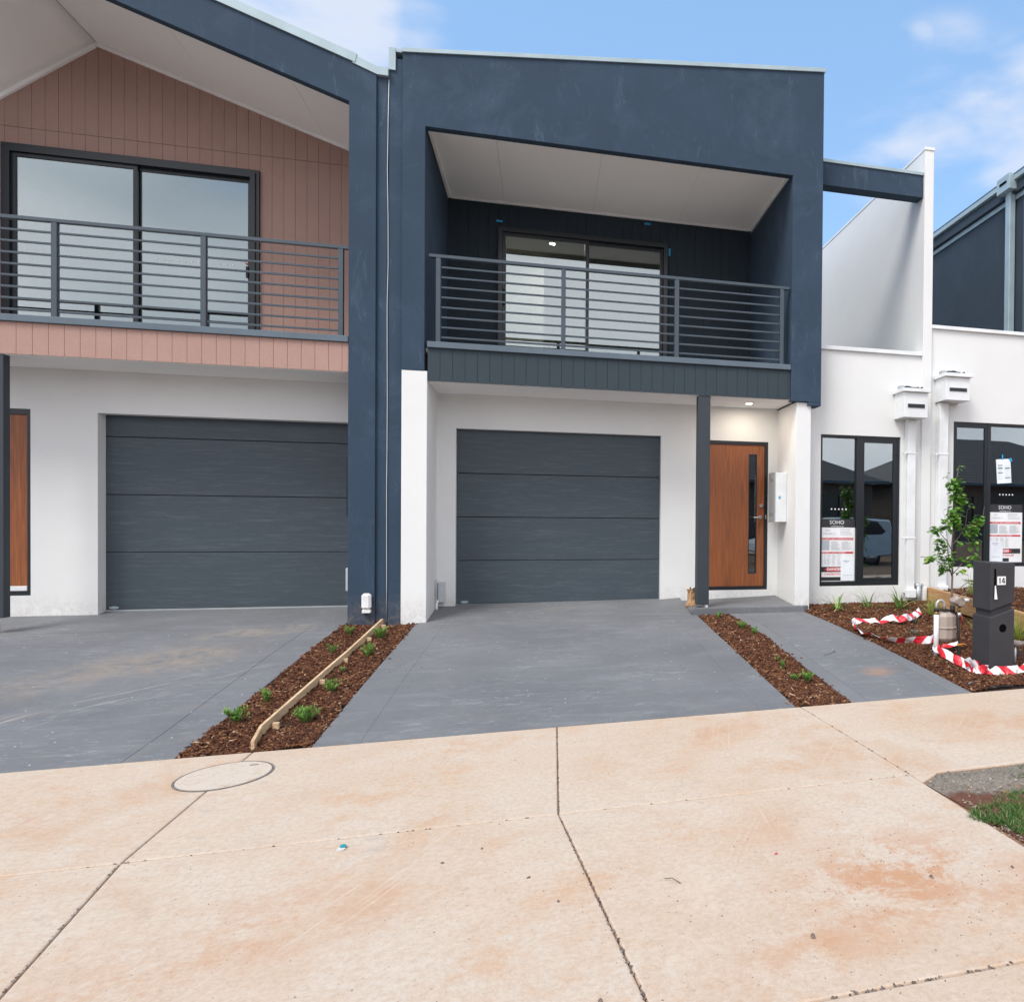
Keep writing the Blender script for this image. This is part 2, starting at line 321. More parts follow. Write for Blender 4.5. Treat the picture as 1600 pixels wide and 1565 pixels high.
def leafm(name, stops, rough=.55, trans=.25):
    g = G(name); c = g.ramp(g.island(), stops); g.fin(c, rough, spec=.35)
    g.b.inputs['Transmission Weight'].default_value = 0
    t = g.N.new('ShaderNodeBsdfTranslucent'); g.L.new(c, t.inputs[0]); mx = g.N.new('ShaderNodeMixShader'); mx.inputs[0].default_value = trans
    out = g.N['Material Output']; g.L.new(g.b.outputs[0], mx.inputs[1]); g.L.new(t.outputs[0], mx.inputs[2]); g.L.new(mx.outputs[0], out.inputs[0])
leafm('shrub_leaf', [(0, (.10, .22, .045)), (.5, (.19, .38, .07)), (1, (.33, .52, .12))], .5, .4)
leafm('pear_leaf', [(0, (.08, .20, .035)), (.5, (.15, .34, .055)), (.85, (.24, .44, .08)), (1, (.32, .42, .09))], .35, .35)
leafm('strap_leaf', [(0, (.07, .15, .035)), (.5, (.18, .33, .07)), (.9, (.36, .48, .15)), (1, (.46, .42, .20))])
leafm('lime_leaf', [(0, (.20, .28, .05)), (.6, (.33, .42, .08)), (1, (.45, .45, .14))])
leafm('silver_leaf', [(0, (.16, .18, .14)), (1, (.32, .34, .28))])
leafm('turf_leaf', [(0, (.035, .09, .02)), (.5, (.075, .17, .03)), (.85, (.14, .25, .05)), (.93, (.26, .25, .10)), (1, (.36, .29, .16))])
g = G('bark_stem'); g.fin(g.mix(g.rng(g.noise(60, 4, .7, g.map((1, 1, .3))), .35, .65), (.12, .085, .065), (.22, .17, .135)), .9, g.bump(g.noise(90, 4), .6, .004))
g = G('roof_tile'); w = g.N.new('ShaderNodeTexWave'); w.wave_type = 'BANDS'; w.bands_direction = 'Z'; w.wave_profile = 'SAW'; w.inputs['Scale'].default_value = 2.2; g.L.new(g.pos, w.inputs[0])
g.fin(g.mix(w.outputs['Fac'], (.030, .027, .026), (.17, .15, .145)), .7, g.bump(w.outputs['Fac'], 1, .05))
# red and white barrier tape: diagonal bands along the ribbon's own length
g = G('barrier_stripe'); uv = g.N.new('ShaderNodeUVMap').outputs[0]
sx = g.N.new('ShaderNodeSeparateXYZ'); g.L.new(uv, sx.inputs[0])
t = g.mul(g.mul(sx.outputs[0], g.mul(sx.outputs[1], .075), 'ADD'), 1 / .24); fr = g.mul(t, 1, 'MODULO')
g.fin(g.mix(g.mul(fr, .5, 'GREATER_THAN'), (.78, .78, .80), (.70, .025, .04)), .35)
g = G('manhole_concrete'); c = g.ramp(g.noise(14, 8, .8), [(.32, (.44, .37, .30)), (.5, (.54, .47, .39)), (.68, (.42, .30, .21))]); g.fin(c, .9, g.bump(g.noise(90, 4), .3, .004))
g = G('manhole_iron'); c = g.ramp(g.noise(30, 6, .7), [(.3, (.10, .085, .075)), (.6, (.20, .175, .155)), (.8, (.36, .27, .2))]); g.fin(c, .75)

# ------------------------------------------------------------------ object helpers
BASE = {}
def tag(o, label=None, cat=None, group=None, kind=None):
    if label: o['label'] = label
    if cat: o['category'] = cat
    if group: o['group'] = group
    if kind: o['kind'] = kind
    return o
def thing(name, label=None, cat=None, loc=(0, 0, 0), group=None, kind=None):
    o = bpy.data.objects.new(name, None); o.location = loc; C.objects.link(o); BASE[o.name] = Vector(loc); o.empty_display_size = .2
    return tag(o, label, cat, group, kind)
def base_of(p): return BASE[p.name] if p is not None else Vector((0, 0, 0))
def mesh(name, V, F, mat, parent=None, smooth=False, uv=None):
    b = base_of(parent)
    me = bpy.data.meshes.new(name); me.from_pydata([(v[0] - b[0], v[1] - b[1], v[2] - b[2]) for v in V], [], F); me.update()
    if uv:
        l = me.uv_layers.new(name='UVMap')
        for poly in me.polygons:
            for li in poly.loop_indices: l.data[li].uv = uv[me.loops[li].vertex_index]
    if smooth:
        for p in me.polygons: p.use_smooth = True
    me.materials.append(MAT[mat] if isinstance(mat, str) else mat)
    o = bpy.data.objects.new(name, me); C.objects.link(o)
    if parent is not None: o.parent = parent
    BASE[o.name] = b
    return o
BOXF = [(0, 3, 2, 1), (4, 5, 6, 7), (0, 1, 5, 4), (1, 2, 6, 5), (2, 3, 7, 6), (3, 0, 4, 7)]
def boxv(x0, x1, y0, y1, z0, z1):
    return [(x0, y0, z0), (x1, y0, z0), (x1, y1, z0), (x0, y1, z0), (x0, y0, z1), (x1, y0, z1), (x1, y1, z1), (x0, y1, z1)]
def bevel(o, w):
    bm = bmesh.new(); bm.from_mesh(o.data); bmesh.ops.bevel(bm, geom=list(bm.edges), offset=w, segments=1, affect='EDGES', profile=.5)
    bmesh.ops.recalc_face_normals(bm, faces=bm.faces); bm.to_mesh(o.data); bm.free(); return o
def box(name, x0, x1, y0, y1, z0, z1, mat, parent=None, bv=.003):
    o = mesh(name, boxv(min(x0, x1), max(x0, x1), min(y0, y1), max(y0, y1), min(z0, z1), max(z0, z1)), BOXF, mat, parent)
    return bevel(o, bv) if bv else o
def boxes(name, L, mat, parent=None):
    V = []; F = []
    for b in L:
        n = len(V); V += boxv(*b); F += [tuple(i + n for i in f) for f in BOXF]
    return mesh(name, V, F, mat, parent)
def prism(name, pts, y0, y1, mat, parent=None, bv=0):
    """polygon in the XZ plane extruded along Y"""
    n = len(pts); V = [(p[0], y0, p[1]) for p in pts] + [(p[0], y1, p[1]) for p in pts]
    F = [tuple(range(n)), tuple(range(2 * n - 1, n - 1, -1))] + [((i + 1) % n, i, i + n, (i + 1) % n + n) for i in range(n)]
    o = mesh(name, V, F, mat, parent)
    bm = bmesh.new(); bm.from_mesh(o.data); bmesh.ops.recalc_face_normals(bm, faces=bm.faces)
    if bv: bmesh.ops.bevel(bm, geom=list(bm.edges), offset=bv, segments=1, affect='EDGES', profile=.5)
    bm.to_mesh(o.data); bm.free(); return o
def slab(name, pts, f, th, mat, parent=None, bv=0, sub=None):
    """polygon on plan, top following height function f(x,y)"""
    n = len(pts); V = [(x, y, f(x, y)) for x, y in pts] + [(x, y, f(x, y) - th) for x, y in pts]
    F = [tuple(range(n)), tuple(range(2 * n - 1, n - 1, -1))] + [((i + 1) % n, i, i + n, (i + 1) % n + n) for i in range(n)]
    o = mesh(name, V, F, mat, parent)
    bm = bmesh.new(); bm.from_mesh(o.data); bmesh.ops.recalc_face_normals(bm, faces=bm.faces)
    if bv: bmesh.ops.bevel(bm, geom=[e for e in bm.edges if all(v.co.z + base_of(parent)[2] > f(v.co.x + base_of(parent)[0], v.co.y + base_of(parent)[1]) - .3 * th for v in e.verts)], offset=bv, segments=2, affect='EDGES', profile=.5)
    bm.to_mesh(o.data); bm.free(); return o
def wall(name, x0, x1, z0, z1, y0, y1, holes, mat, parent=None):
    """upright wall in XZ with rectangular openings, one clean mesh"""
    xs = sorted({x0, x1} | {h[0] for h in holes} | {h[1] for h in holes}); zs = sorted({z0, z1} | {h[2] for h in holes} | {h[3] for h in holes})
    xs = [x for x in xs if x0 <= x <= x1]; zs = [z for z in zs if z0 <= z <= z1]
    def solid(i, j):
        if i < 0 or j < 0 or i >= len(xs) - 1 or j >= len(zs) - 1: return False
        cx, cz = (xs[i] + xs[i + 1]) / 2, (zs[j] + zs[j + 1]) / 2
        return not any(h[0] < cx < h[1] and h[2] < cz < h[3] for h in holes)
    V = []; idx = {}; F = []
    def vid(i, j, k):
        if (i, j, k) not in idx: idx[(i, j, k)] = len(V); V.append((xs[i], y1 if k else y0, zs[j]))
        return idx[(i, j, k)]
    for i in range(len(xs) - 1):
        for j in range(len(zs) - 1):
            if not solid(i, j): continue
            F.append((vid(i, j, 0), vid(i + 1, j, 0), vid(i + 1, j + 1, 0), vid(i, j + 1, 0))); F.append((vid(i, j, 1), vid(i, j + 1, 1), vid(i + 1, j + 1, 1), vid(i + 1, j, 1)))
            if not solid(i - 1, j): F.append((vid(i, j, 0), vid(i, j + 1, 0), vid(i, j + 1, 1), vid(i, j, 1)))
            if not solid(i + 1, j): F.append((vid(i + 1, j, 0), vid(i + 1, j, 1), vid(i + 1, j + 1, 1), vid(i + 1, j + 1, 0)))
            if not solid(i, j - 1): F.append((vid(i, j, 0), vid(i, j, 1), vid(i + 1, j, 1), vid(i + 1, j, 0)))
            if not solid(i, j + 1): F.append((vid(i, j + 1, 0), vid(i + 1, j + 1, 0), vid(i + 1, j + 1, 1), vid(i, j + 1, 1)))
    return mesh(name, V, F, mat, parent)
def cyl(name, p0, p1, r, mat, parent=None, n=14, r1=None):
    return tube(name, [p0, p1], [r, r if r1 is None else r1], mat, parent, n)
def tube(name, P, rad, mat, parent=None, n=10, cap=True):
    V, F = tubegeo(P, rad, n, cap); return mesh(name, V, F, mat, parent, smooth=True)
def tubegeo(P, rad, n=10, cap=True, off=0):
    P = [Vector(p) for p in P]; V = []; F = []
    if isinstance(rad, (int, float)): rad = [rad] * len(P)
    up = None
    for i, p in enumerate(P):
        t = (P[min(i + 1, len(P) - 1)] - P[max(i - 1, 0)]).normalized()
        if up is None: up = t.orthogonal().normalized()
        up = (up - t * up.dot(t)).normalized(); s = t.cross(up)
        for k in range(n):
            a = 2 * math.pi * k / n; V.append(tuple(p + (up * math.cos(a) + s * math.sin(a)) * rad[i]))
    for i in range(len(P) - 1):
        for k in range(n): F.append((i * n + k + off, i * n + (k + 1) % n + off, (i + 1) * n + (k + 1) % n + off, (i + 1) * n + k + off))
    if cap: F.append(tuple(range(n - 1 + off, off - 1, -1))); F.append(tuple((len(P) - 1) * n + k + off for k in range(n)))
    return V, F
def disc(name, c, r, h, mat, parent=None, n=32, ry=None, axis='z'):
    ry = ry or r; V = []
    for z in (0, h):
        for k in range(n):
            a = 2 * math.pi * k / n; u, w = r * math.cos(a), ry * math.sin(a)
            V.append((c[0] + u, c[1] + w, c[2] + z) if axis == 'z' else (c[0] + u, c[1] - z, c[2] + w) if axis == 'y' else (c[0] - z, c[1] + u, c[2] + w))
    F = [tuple(range(n - 1, -1, -1)), tuple(range(n, 2 * n))] + [(k, (k + 1) % n, (k + 1) % n + n, k + n) for k in range(n)]
    o = mesh(name, V, F, mat, parent); bm = bmesh.new(); bm.from_mesh(o.data); bmesh.ops.recalc_face_normals(bm, faces=bm.faces); bm.to_mesh(o.data); bm.free(); return o
def text(name, body, x, z, y, size, mat, parent=None, sx=1.0, align='CENTER', face='y', bold=0):
    cu = bpy.data.curves.new(name, 'FONT'); cu.body = body; cu.size = size; cu.align_x = align; cu.align_y = 'CENTER'; cu.resolution_u = 2; cu.offset = bold; cu.extrude = .0004
    t = bpy.data.objects.new('tmp', cu); C.objects.link(t); dg = bpy.context.evaluated_depsgraph_get(); dg.update()
    me = bpy.data.meshes.new_from_object(t.evaluated_get(dg)); bpy.data.objects.remove(t); bpy.data.curves.remove(cu)
    b = base_of(parent)
    for v in me.vertices: u, w = v.co.x * sx, v.co.y; v.co = Vector((x + u - b[0], y - v.co.z - b[1], z + w - b[2]))
    me.materials.clear(); me.materials.append(MAT[mat]); o = bpy.data.objects.new(name, me); C.objects.link(o)
    if parent is not None: o.parent = parent
    BASE[o.name] = b; return o
def dupe(o, dx=0, dy=0, dz=0, parent=None):
    c = o.copy(); C.objects.link(c); c.location = o.location + Vector((dx, dy, dz)); BASE[c.name] = BASE[o.name].copy()
    if parent is not None: c.parent = parent
    return c

# ------------------------------------------------------------------ ground heights
def fp(x, y=0): return .022 * max(-14, min(14, x))
def dr(x, y):
    if y < 5.43: return fp(x)
    if y > 9.35: return .45
    t = (y - 5.43) / 3.92; return fp(x) * (1 - t) + .45 * t
def lerp(a, b, t): return a + (b - a) * t

# earth under everything
def build_ground():
    xs = [-220, -60, -20, -14, -10, -7, -5, -3, -1, 1, 3, 5, 7, 10, 14, 20, 60, 220]; ys = [-220, -60, -20, -9, -6.5, -5.6, 0, 1.2, 3, 5.4, 6.5, 7.5, 8.5, 9.4, 14, 60, 220]
    def h(x, y):
        if y < -6.5: return min(.5, (-6.5 - y) * .18) + .08
        return dr(x, y) - (.11 if y > 1 else .2)
    V = [(x, y, h(x, y)) for y in ys for x in xs]; n = len(xs)
    F = [(j * n + i, j * n + i + 1, (j + 1) * n + i + 1, (j + 1) * n + i) for j in range(len(ys) - 1) for i in range(n - 1)]
    tag(mesh('ground', V, F, 'earth'), kind='structure')
build_ground()
tag(slab('added_bounce_paving', [(-60, -12.3), (60, -12.3), (60, -7.4), (-60, -7.4)], lambda x, y: .6 + min(0, (y + 9.5)) * -.0 - max(0, y + 9.6) * .17 + .03, .1, 'pink_concrete'), kind='structure')  # pale paving added out of view to bounce light up to the soffits
tag(slab('road', [(-60, -5.6), (60, -5.6), (60, 1.45), (-60, 1.45)], lambda x, y: -.06, .1, 'asphalt'), kind='structure')

# footpath and crossover, one object per poured slab
foot = thing('footpath', kind='structure')
def pslab(pts, pn='slab', par=foot, mat='pink_concrete'): return slab(pn, pts, fp, .09, mat, par, .009)
gp = .0032
jt = [(-9.9, -9.9), (-7.9, -7.9), (-5.9, -5.9), (-3.88, -3.88), (-1.865, -1.895), (.075, .092), (2.108, 2.0), (4.15, 4.15), (6.2, 6.2), (8.2, 8.2)]
MH = (-1.885, 4.965, .262)
for (a0, a1), (b0, b1) in zip(jt[:-1], jt[1:]):
    pslab([(a0 + gp, 3.825 + gp), (b0 - gp, 3.825 + gp), (b1 - gp, 5.425), (a1 + gp, 5.425)])
cross = thing('vehicle_crossover', kind='structure')
cj = [(-4.1, -4.6), (-1.865, -1.62), (.078, .345), (2.108, 2.20)]
for (a0, a1), (b0, b1) in zip(cj[:-1], cj[1:]):
    pslab([(a1 + gp, 2.125 + gp), (b1 - gp, 2.125 + gp), (b0 - gp, 3.825 - gp), (a0 + gp, 3.825 - gp)], par=cross)
pslab([(2.108 + gp, 3.825 - gp), (2.108 + gp, 3.70), (2.26, 3.80), (2.27, 3.825 - gp)], par=cross)
for a, b in ((-9, -4.5), (-4.5, -1.6), (-1.6, .345), (.345, 2.8), (2.8, 9)):
    pslab([(a + gp, 1.45), (b - gp, 1.45), (b - gp, 2.125 - gp), (a + gp, 2.125 - gp)], 'gutter_slab', cross)
jd = slab('joint_fill', [(-9, 1.46), (8, 1.46), (8, 5.42), (-9, 5.42)], lambda x, y: fp(x) - .013, .02, 'joint_dirt', foot)

# manhole sunk flush with the footpath: proud by two millimetres
mh = thing('manhole_cover', 'round concrete-filled manhole cover with iron ring in the pink footpath', 'manhole cover', (MH[0], MH[1], fp(MH[0])))
z0 = fp(MH[0])
def ring(name, r0, r1, c, z, h, mat, par, n=56):
    V = []; F = []
    for k in range(n):
        a = 2 * math.pi * k / n
        for r, zz in ((r0, z), (r1, z), (r1, z - h), (r0, z - h)): V.append((c[0] + r * math.cos(a), c[1] + r * math.sin(a), zz + .022 * r * math.cos(a)))
    for k in range(n):
        m_ = (k + 1) % n
        for q in range(4): F.append((k * 4 + q, m_ * 4 + q, m_ * 4 + (q + 1) % 4, k * 4 + (q + 1) % 4))
    o = mesh(name, V, F, mat, par); bm = bmesh.new(); bm.from_mesh(o.data); bmesh.ops.recalc_face_normals(bm, faces=bm.faces); bm.to_mesh(o.data); bm.free(); return o
ring('ring', .246, .258, MH, z0 + .004, .02, 'manhole_iron', mh)
def tilt_disc(name, r, z, h, mat, par, n=48):
    V = [(MH[0] + r * math.cos(2 * math.pi * k / n), MH[1] + r * math.sin(2 * math.pi * k / n), zz + .022 * r * math.cos(2 * math.pi * k / n)) for zz in (z, z - h) for k in range(n)]
    F = [tuple(range(n)), tuple(range(2 * n - 1, n - 1, -1))] + [((k + 1) % n, k, k + n, (k + 1) % n + n) for k in range(n)]
    return mesh(name, V, F, mat, par)
tilt_disc('lid', .2435, z0 + .0045, .01, 'manhole_concrete', mh)
tilt_disc('seat', .25, z0 + .0018, .01, 'dark_hole', mh)
box('lifting_slot', MH[0] + .08, MH[0] + .13, MH[1] + .15, MH[1] + .165, z0 + .004, z0 + .0085, 'manhole_iron', mh, 0)

# driveways
def interp(tab, y):
    if y <= tab[0][0]: return tab[0][1]
    for (a, u), (b, v) in zip(tab[:-1], tab[1:]):
        if y <= b: return lerp(u, v, (y - a) / (b - a))
    return tab[-1][1]
mL = [(5.43, -1.54), (6.33, -1.505), (7.5, -1.446), (8.6, -1.385)]
mR = [(5.43, 1.96), (6.23, 1.918), (7.23, 1.872), (8.62, 1.80)]
lR = [(5.43, -2.35), (5.87, -2.31), (6.58, -2.275), (7.66, -2.215), (8.62, -2.13)]
pL = [(5.43, 2.445), (5.95, 2.427), (6.53, 2.39), (7.48, 2.36), (8.1, 2.31), (8.59, 2.20)]
pR = [(5.43, 3.56), (6.05, 3.52), (6.7, 3.47), (7.59, 3.385), (8.2, 3.28), (8.59, 3.20)]
NS = [5.43 + i * (8.6 - 5.43) / 8 for i in range(9)]
def strip(name, fl, fr_, par, mat, ys=NS, z=dr, th=.1, bv=.004):
    return slab(name, [(fl(y), y) for y in ys] + [(fr_(y), y) for y in reversed(ys)], z, th, mat, par, bv)
dv = thing('driveway', kind='structure')
strip('driveway_panel', lambda y: interp(mL, y) + .3008, lambda y: interp(mR, y) - .3008, dv, 'grey_concrete', bv=.0015)
strip('border_strip', lambda y: interp(mL, y), lambda y: interp(mL, y) + .30, dv, 'grey_concrete', bv=.0015)
strip('border_strip', lambda y: interp(mR, y) - .30, lambda y: interp(mR, y), dv, 'grey_concrete', bv=.0015)
slab('garage_apron', [(-1.29, 8.602), (-1.29, 9.48), (1.47, 9.48), (1.47, 9.4), (1.74, 9.4), (1.74, 8.602)], lambda x, y: dr(x, y) + .045 * max(0, x - 1.1) / .64 * (y - 8.6) / .8, .12, 'grey_concrete', dv)
ld = thing('driveway', kind='structure')
strip('driveway_panel', lambda y: -9, lambda y: interp(lR, y) - .302, ld, 'grey_concrete')
strip('border_strip', lambda y: interp(lR, y) - .30, lambda y: interp(lR, y), ld, 'grey_concrete')
slab('garage_apron', [(-9, 8.602), (-9, 9.48), (-2.12, 9.48), (-2.12, 8.602)], dr, .12, 'grey_concrete', ld)
path = thing('entry_path', kind='structure')
strip('path_panel', lambda y: interp(pL, y) + .152, lambda y: interp(pR, y) - .152, path, 'grey_concrete')
strip('border_strip', lambda y: interp(pL, y), lambda y: interp(pL, y) + .15, path, 'grey_border')
strip('border_strip', lambda y: interp(pR, y) - .15, lambda y: interp(pR, y), path, 'grey_border')
porch = thing('porch_slab', kind='structure')
slab('slab', [(1.742, 8.72), (1.80, 8.61), (3.20, 8.595), (3.27, 8.63), (3.08, 8.66), (3.08, 9.4), (1.742, 9.4)], lambda x, y: lerp(.455, .505, (y - 8.6) / .8) - (.05 if x < 1.75 else 0), .2, 'grey_concrete', porch, .012)

# ------------------------------------------------------------------ bark mulch beds
def inpoly(x, y, P):
    c = False; j = len(P) - 1
    for i in range(len(P)):
        if (P[i][1] > y) != (P[j][1] > y) and x < (P[j][0] - P[i][0]) * (y - P[i][1]) / (P[j][1] - P[i][1]) + P[i][0]: c = not c
        j = i
    return c
def bedz(x, y): return dr(x, y) - .012 + .012 * math.sin(x * 7 + y * 3) * math.sin(y * 6 - x * 2)
def bed(poly, n, f=bedz, name='bark_mulch'):
    xs = [p[0] for p in poly]; ys = [p[1] for p in poly]
    o = slab('mulch_base', poly, lambda x, y: f(x, y) - .004, .12, 'bark_base'); tag(o, kind='structure')
    V = np.zeros((n * 8, 3)); F = []; k = 0
    while k < n:
        x = nr.uniform(min(xs), max(xs)); y = nr.uniform(min(ys), max(ys))
        if not inpoly(x, y, poly): continue
        if nr.rand() < .05: x += nr.normal(0, .03); y += nr.normal(0, .02) if y < 8.4 and y > 5.6 else 0
        s = nr.rand(); L_ = .012 + .034 * s * s * nr.rand() + .008 * nr.rand(); w_ = .004 + .007 * nr.rand(); t_ = .002 + .003 * nr.rand()
        a = nr.rand() * 6.283; p = nr.normal(0, .30); r_ = nr.normal(0, .5)
        m_ = Matrix.Rotation(a, 3, 'Z') @ Matrix.Rotation(p, 3, 'Y') @ Matrix.Rotation(r_, 3, 'X')
        q = np.array([[-L_, -w_, -t_], [L_, -w_ * .5, -t_], [L_ * .9, w_ * .6, -t_], [-L_ * .8, w_, -t_], [-L_, -w_ * .8, t_], [L_ * .9, -w_ * .4, t_], [L_ * .8, w_ * .5, t_], [-L_ * .7, w_ * .8, t_]]) * .5 * 1.75
        V[k * 8:k * 8 + 8] = q @ np.array(m_).T + np.array([x, y, f(x, y) + .004 + abs(nr.normal(0, .007))])
        k += 1
    b0 = np.array(BOXF); F = (b0[None] + (np.arange(n) * 8)[:, None, None]).reshape(-1, 4).tolist()
    o = mesh(name, V.tolist(), F, 'bark_chip'); tag(o, kind='stuff'); return o
YS = [5.44, 6.0, 6.6, 7.3, 8.0, 8.56]
b1 = bed([(interp(lR, y) + .01, y) for y in YS] + [(-1.42, 8.56)] + [(interp(mL, y) - .01, y) for y in reversed(YS)], 17000)
tag(b1, 'shredded brown bark between the two driveways, split by a pine edging board', 'mulch')
YS2 = [5.44, 6.0, 6.6, 7.3, 8.0, 8.55]
b2 = bed([(interp(mR, y) + .01, y) for y in YS2] + [(1.90, 8.57), (2.2, 8.57)] + [(interp(pL, y) - .01, y) for y in reversed(YS2)], 10500)
tag(b2, 'narrow strip of brown bark between the driveway and the entry path', 'mulch')
RB = [(interp(pR, y) + .01, y) for y in YS2] + [(3.24, 8.62), (3.30, 8.88), (4.98, 8.88), (5.06, 8.88), (5.06, 5.44)]
def rbz(x, y): return dr(x, y) + .02 + .018 * math.sin(x * 5 + y * 2) * math.sin(y * 4 - x) - .035 * max(0, 1 - (x - interp(pR, y)) / .25)
b3 = bed(RB, 34000, rbz); tag(b3, 'wide bed of brown bark under the ground floor window with barrier tape on it', 'mulch')
def nbz(x, y): return dr(x, y) + .20 - .05 * max(0, 6.4 - y) + .02 * math.sin(x * 5) * math.sin(y * 4)
b4 = bed([(5.16, 5.6), (8.2, 5.6), (8.2, 8.86), (5.16, 8.86)], 15000, nbz); tag(b4, 'raised bark bed behind the timber sleeper on the neighbour side', 'mulch')

# ------------------------------------------------------------------ shared house pieces
def cladding_wall(par, x0, x1, zb, top, y, mat, pitch=.133, gap=.0035, holes=(), joint=None, backing='black_frame', align=0.0, th=.012):
    """vertical boards, each its own object, clipped by the roof line top(x) and by rectangular holes"""
    k0 = math.floor((x0 - align) / pitch); out = []
    x = k0 * pitch + align
    while x < x1 - 1e-4:
        a, b = max(x, x0) + gap / 2, min(x + pitch, x1) - gap / 2; x += pitch
        if b - a < .01: continue
        xs = sorted({a, b} | {h[0] - .001 for h in holes if a < h[0] < b} | {h[1] + .001 for h in holes if a < h[1] < b})
        for u, v in zip(xs[:-1], xs[1:]):
            if v - u < .006: continue
            segs = [(zb, None)]
            mid = (u + v) / 2
            for h in holes:
                if h[0] - .002 < mid < h[1] + .002:
                    ns = []
                    for lo, hi in segs:
                        if h[2] > lo + .01: ns.append((lo, h[2]))
                        ns.append((h[3], hi))
                    segs = ns
            if joint:
                ns = []
                for lo, hi in segs:
                    if lo < joint - .01 and (hi is None or hi > joint + .01): ns += [(lo, joint - .002), (joint + .002, hi)]
                    else: ns.append((lo, hi))
                segs = ns
            for lo, hi in segs:
                ta, tb = (top(u), top(v)) if hi is None else (hi, hi)
                if min(ta, tb) - lo < .01: continue
                yy = y - (.003 if joint and lo >= joint else 0)
                prism('cladding_board', [(u, lo), (v, lo), (v, tb), (u, ta)], yy, y + th, mat, par)
def railing(par, xs, x0, x1, yr, ztop, zb0, nb, dz, zcap):
    r = thing_part('balcony_railing', par)
    box('top_rail', x0, x1, yr - .025, yr + .025, ztop - .018, ztop + .018, 'steel_paint', r)
    for x in xs: box('post', x - .025, x + .025, yr - .025, yr + .025, zcap, ztop - .019, 'steel_paint', r)
    ed = [x0] + list(xs) + [x1]
    for k in range(nb):
        z = zb0 - dz * k
        for a, b in zip(xs[:-1], xs[1:]): box('rail', a + .026, b - .026, yr - .010, yr + .010, z - .010, z + .010, 'steel_paint', r, .002)
    return r
def thing_part(name, par):
    o = bpy.data.objects.new(name, None); C.objects.link(o); o.parent = par; BASE[o.name] = BASE[par.name].copy(); o.empty_display_size = .1; return o
def garage_door(par, x0, x1, y, zs, label=None):
    d = thing_part('garage_door', par)
    for a, b in zip(zs[:-1], zs[1:]): box('door_panel', x0, x1, y, y + .04, a + .003, b - .003, 'garage_panel', d, .004)
    box('bottom_seal', x0, x1, y - .004, y + .03, zs[0] - .018, zs[0] + .002, 'grey_metal', d, .002)
    disc('maker_badge', (x0 + .10, y - .001, zs[0] + .028), .047, .003, 'zinc_flashing', d, 24, .016, axis='y')
    box('door_backing', x0 - .02, x1 + .02, y + .045, y + .06, zs[0] - .03, zs[-1] + .02, 'dark_hole', d, 0)
    return d
def frame_rect(name, x0, x1, z0, z1, y0, y1, w, mat, par, wt=None, wb=None):
    wt = w if wt is None else wt; wb = w if wb is None else wb
    o = wall(name, x0, x1, z0, z1, y0, y1, [(x0 + w, x1 - w, z0 + wb, z1 - wt)], mat, par); return o
def room(par, x0, x1, y0, y1, z0, z1):
    b = thing_part('interior', par)
    box('room_floor', x0, x1, y0, y1, z0 - .05, z0, 'interior_floor', b, 0); box('room_ceiling', x0, x1, y0, y1, z1, z1 + .05, 'interior_ceiling', b, 0)
    box('room_wall', x0, x1, y1, y1 + .05, z0, z1, 'interior_paint', b, 0); box('room_wall', x0 - .05, x0, y0, y1, z0, z1, 'interior_paint', b, 0); box('room_wall', x1, x1 + .05, y0, y1, z0, z1, 'interior_paint', b, 0)
    return b
def sliding(par, x0, x1, z0, z1, xm, y, glassm='upper_glass', name='sliding_window', dots=()):
    w = thing_part(name, par)
    frame_rect('frame', x0, x1, z0, z1, y - .03, y + .10, .055, 'black_frame', w, .06, .05)
    frame_rect('sash', x0 + .056, xm + .03, z0 + .05, z1 - .061, y + .005, y + .04, .045, 'black_frame', w)
    frame_rect('sash', xm - .03, x1 - .056, z0 + .05, z1 - .061, y + .045, y + .08, .045, 'black_frame', w)
    box('pane', x0 + .10, xm - .012, y + .018, y + .024, z0 + .094, z1 - .105, glassm, w, 0)
    box('pane', xm + .013, x1 - .10, y + .058, y + .064, z0 + .094, z1 - .105, glassm, w, 0)
    for (dx, dz_, n, st, yy) in dots:
        for k in range(n): disc('safety_dot', (dx + k * st, yy, dz_), .008, .001, 'sign_white', w, 10, axis='y')
    return w

# ================================================================== MAIN TOWNHOUSE
H1 = thing('townhouse', 'navy and white two-storey townhouse with balcony over the garage, in the middle', 'townhouse', (0, 8.6, .4))
YF = 8.6
# portal frame in one outline
prism('portal_frame', [(-1.555, 3.172), (-1.555, 6.66), (3.405, 7.235), (3.405, 3.045), (3.0, 3.045), (3.0, 5.88), (-1.32, 5.88), (-1.32, 3.172)], YF, YF + .10, 'navy_render', H1, .004)
box('portal_side', 3.0, 3.405, YF + .10, 10.7, 3.40, 5.88, 'navy_render', H1, 0); box('portal_side', 3.092, 3.405, YF + .10, 8.83, 3.045, 3.40, 'navy_render', H1, 0)
box('portal_side', -1.555, -1.32, YF + .10, 10.7, 3.4, 5.88, 'navy_render', H1, 0)
prism('parapet_wall', [(-1.555, 5.98), (-1.555, 6.66), (3.405, 7.235), (3.405, 5.98)], YF + .10, YF + .24, 'navy_render', H1)
prism('roof', [(-1.70, 6.12), (-1.70, 6.25), (3.405, 6.60), (3.405, 6.12)], YF + .24, 15.5, 'roof_metal', H1)
box('wing_wall', -1.555, -1.290, YF + .004, 9.40, .30, 3.170, 'white_render', H1, .004)
box('party_strip', -1.70, -1.557, YF + .035, 9.40, .30, 6.60, 'navy_render', H1, .003)
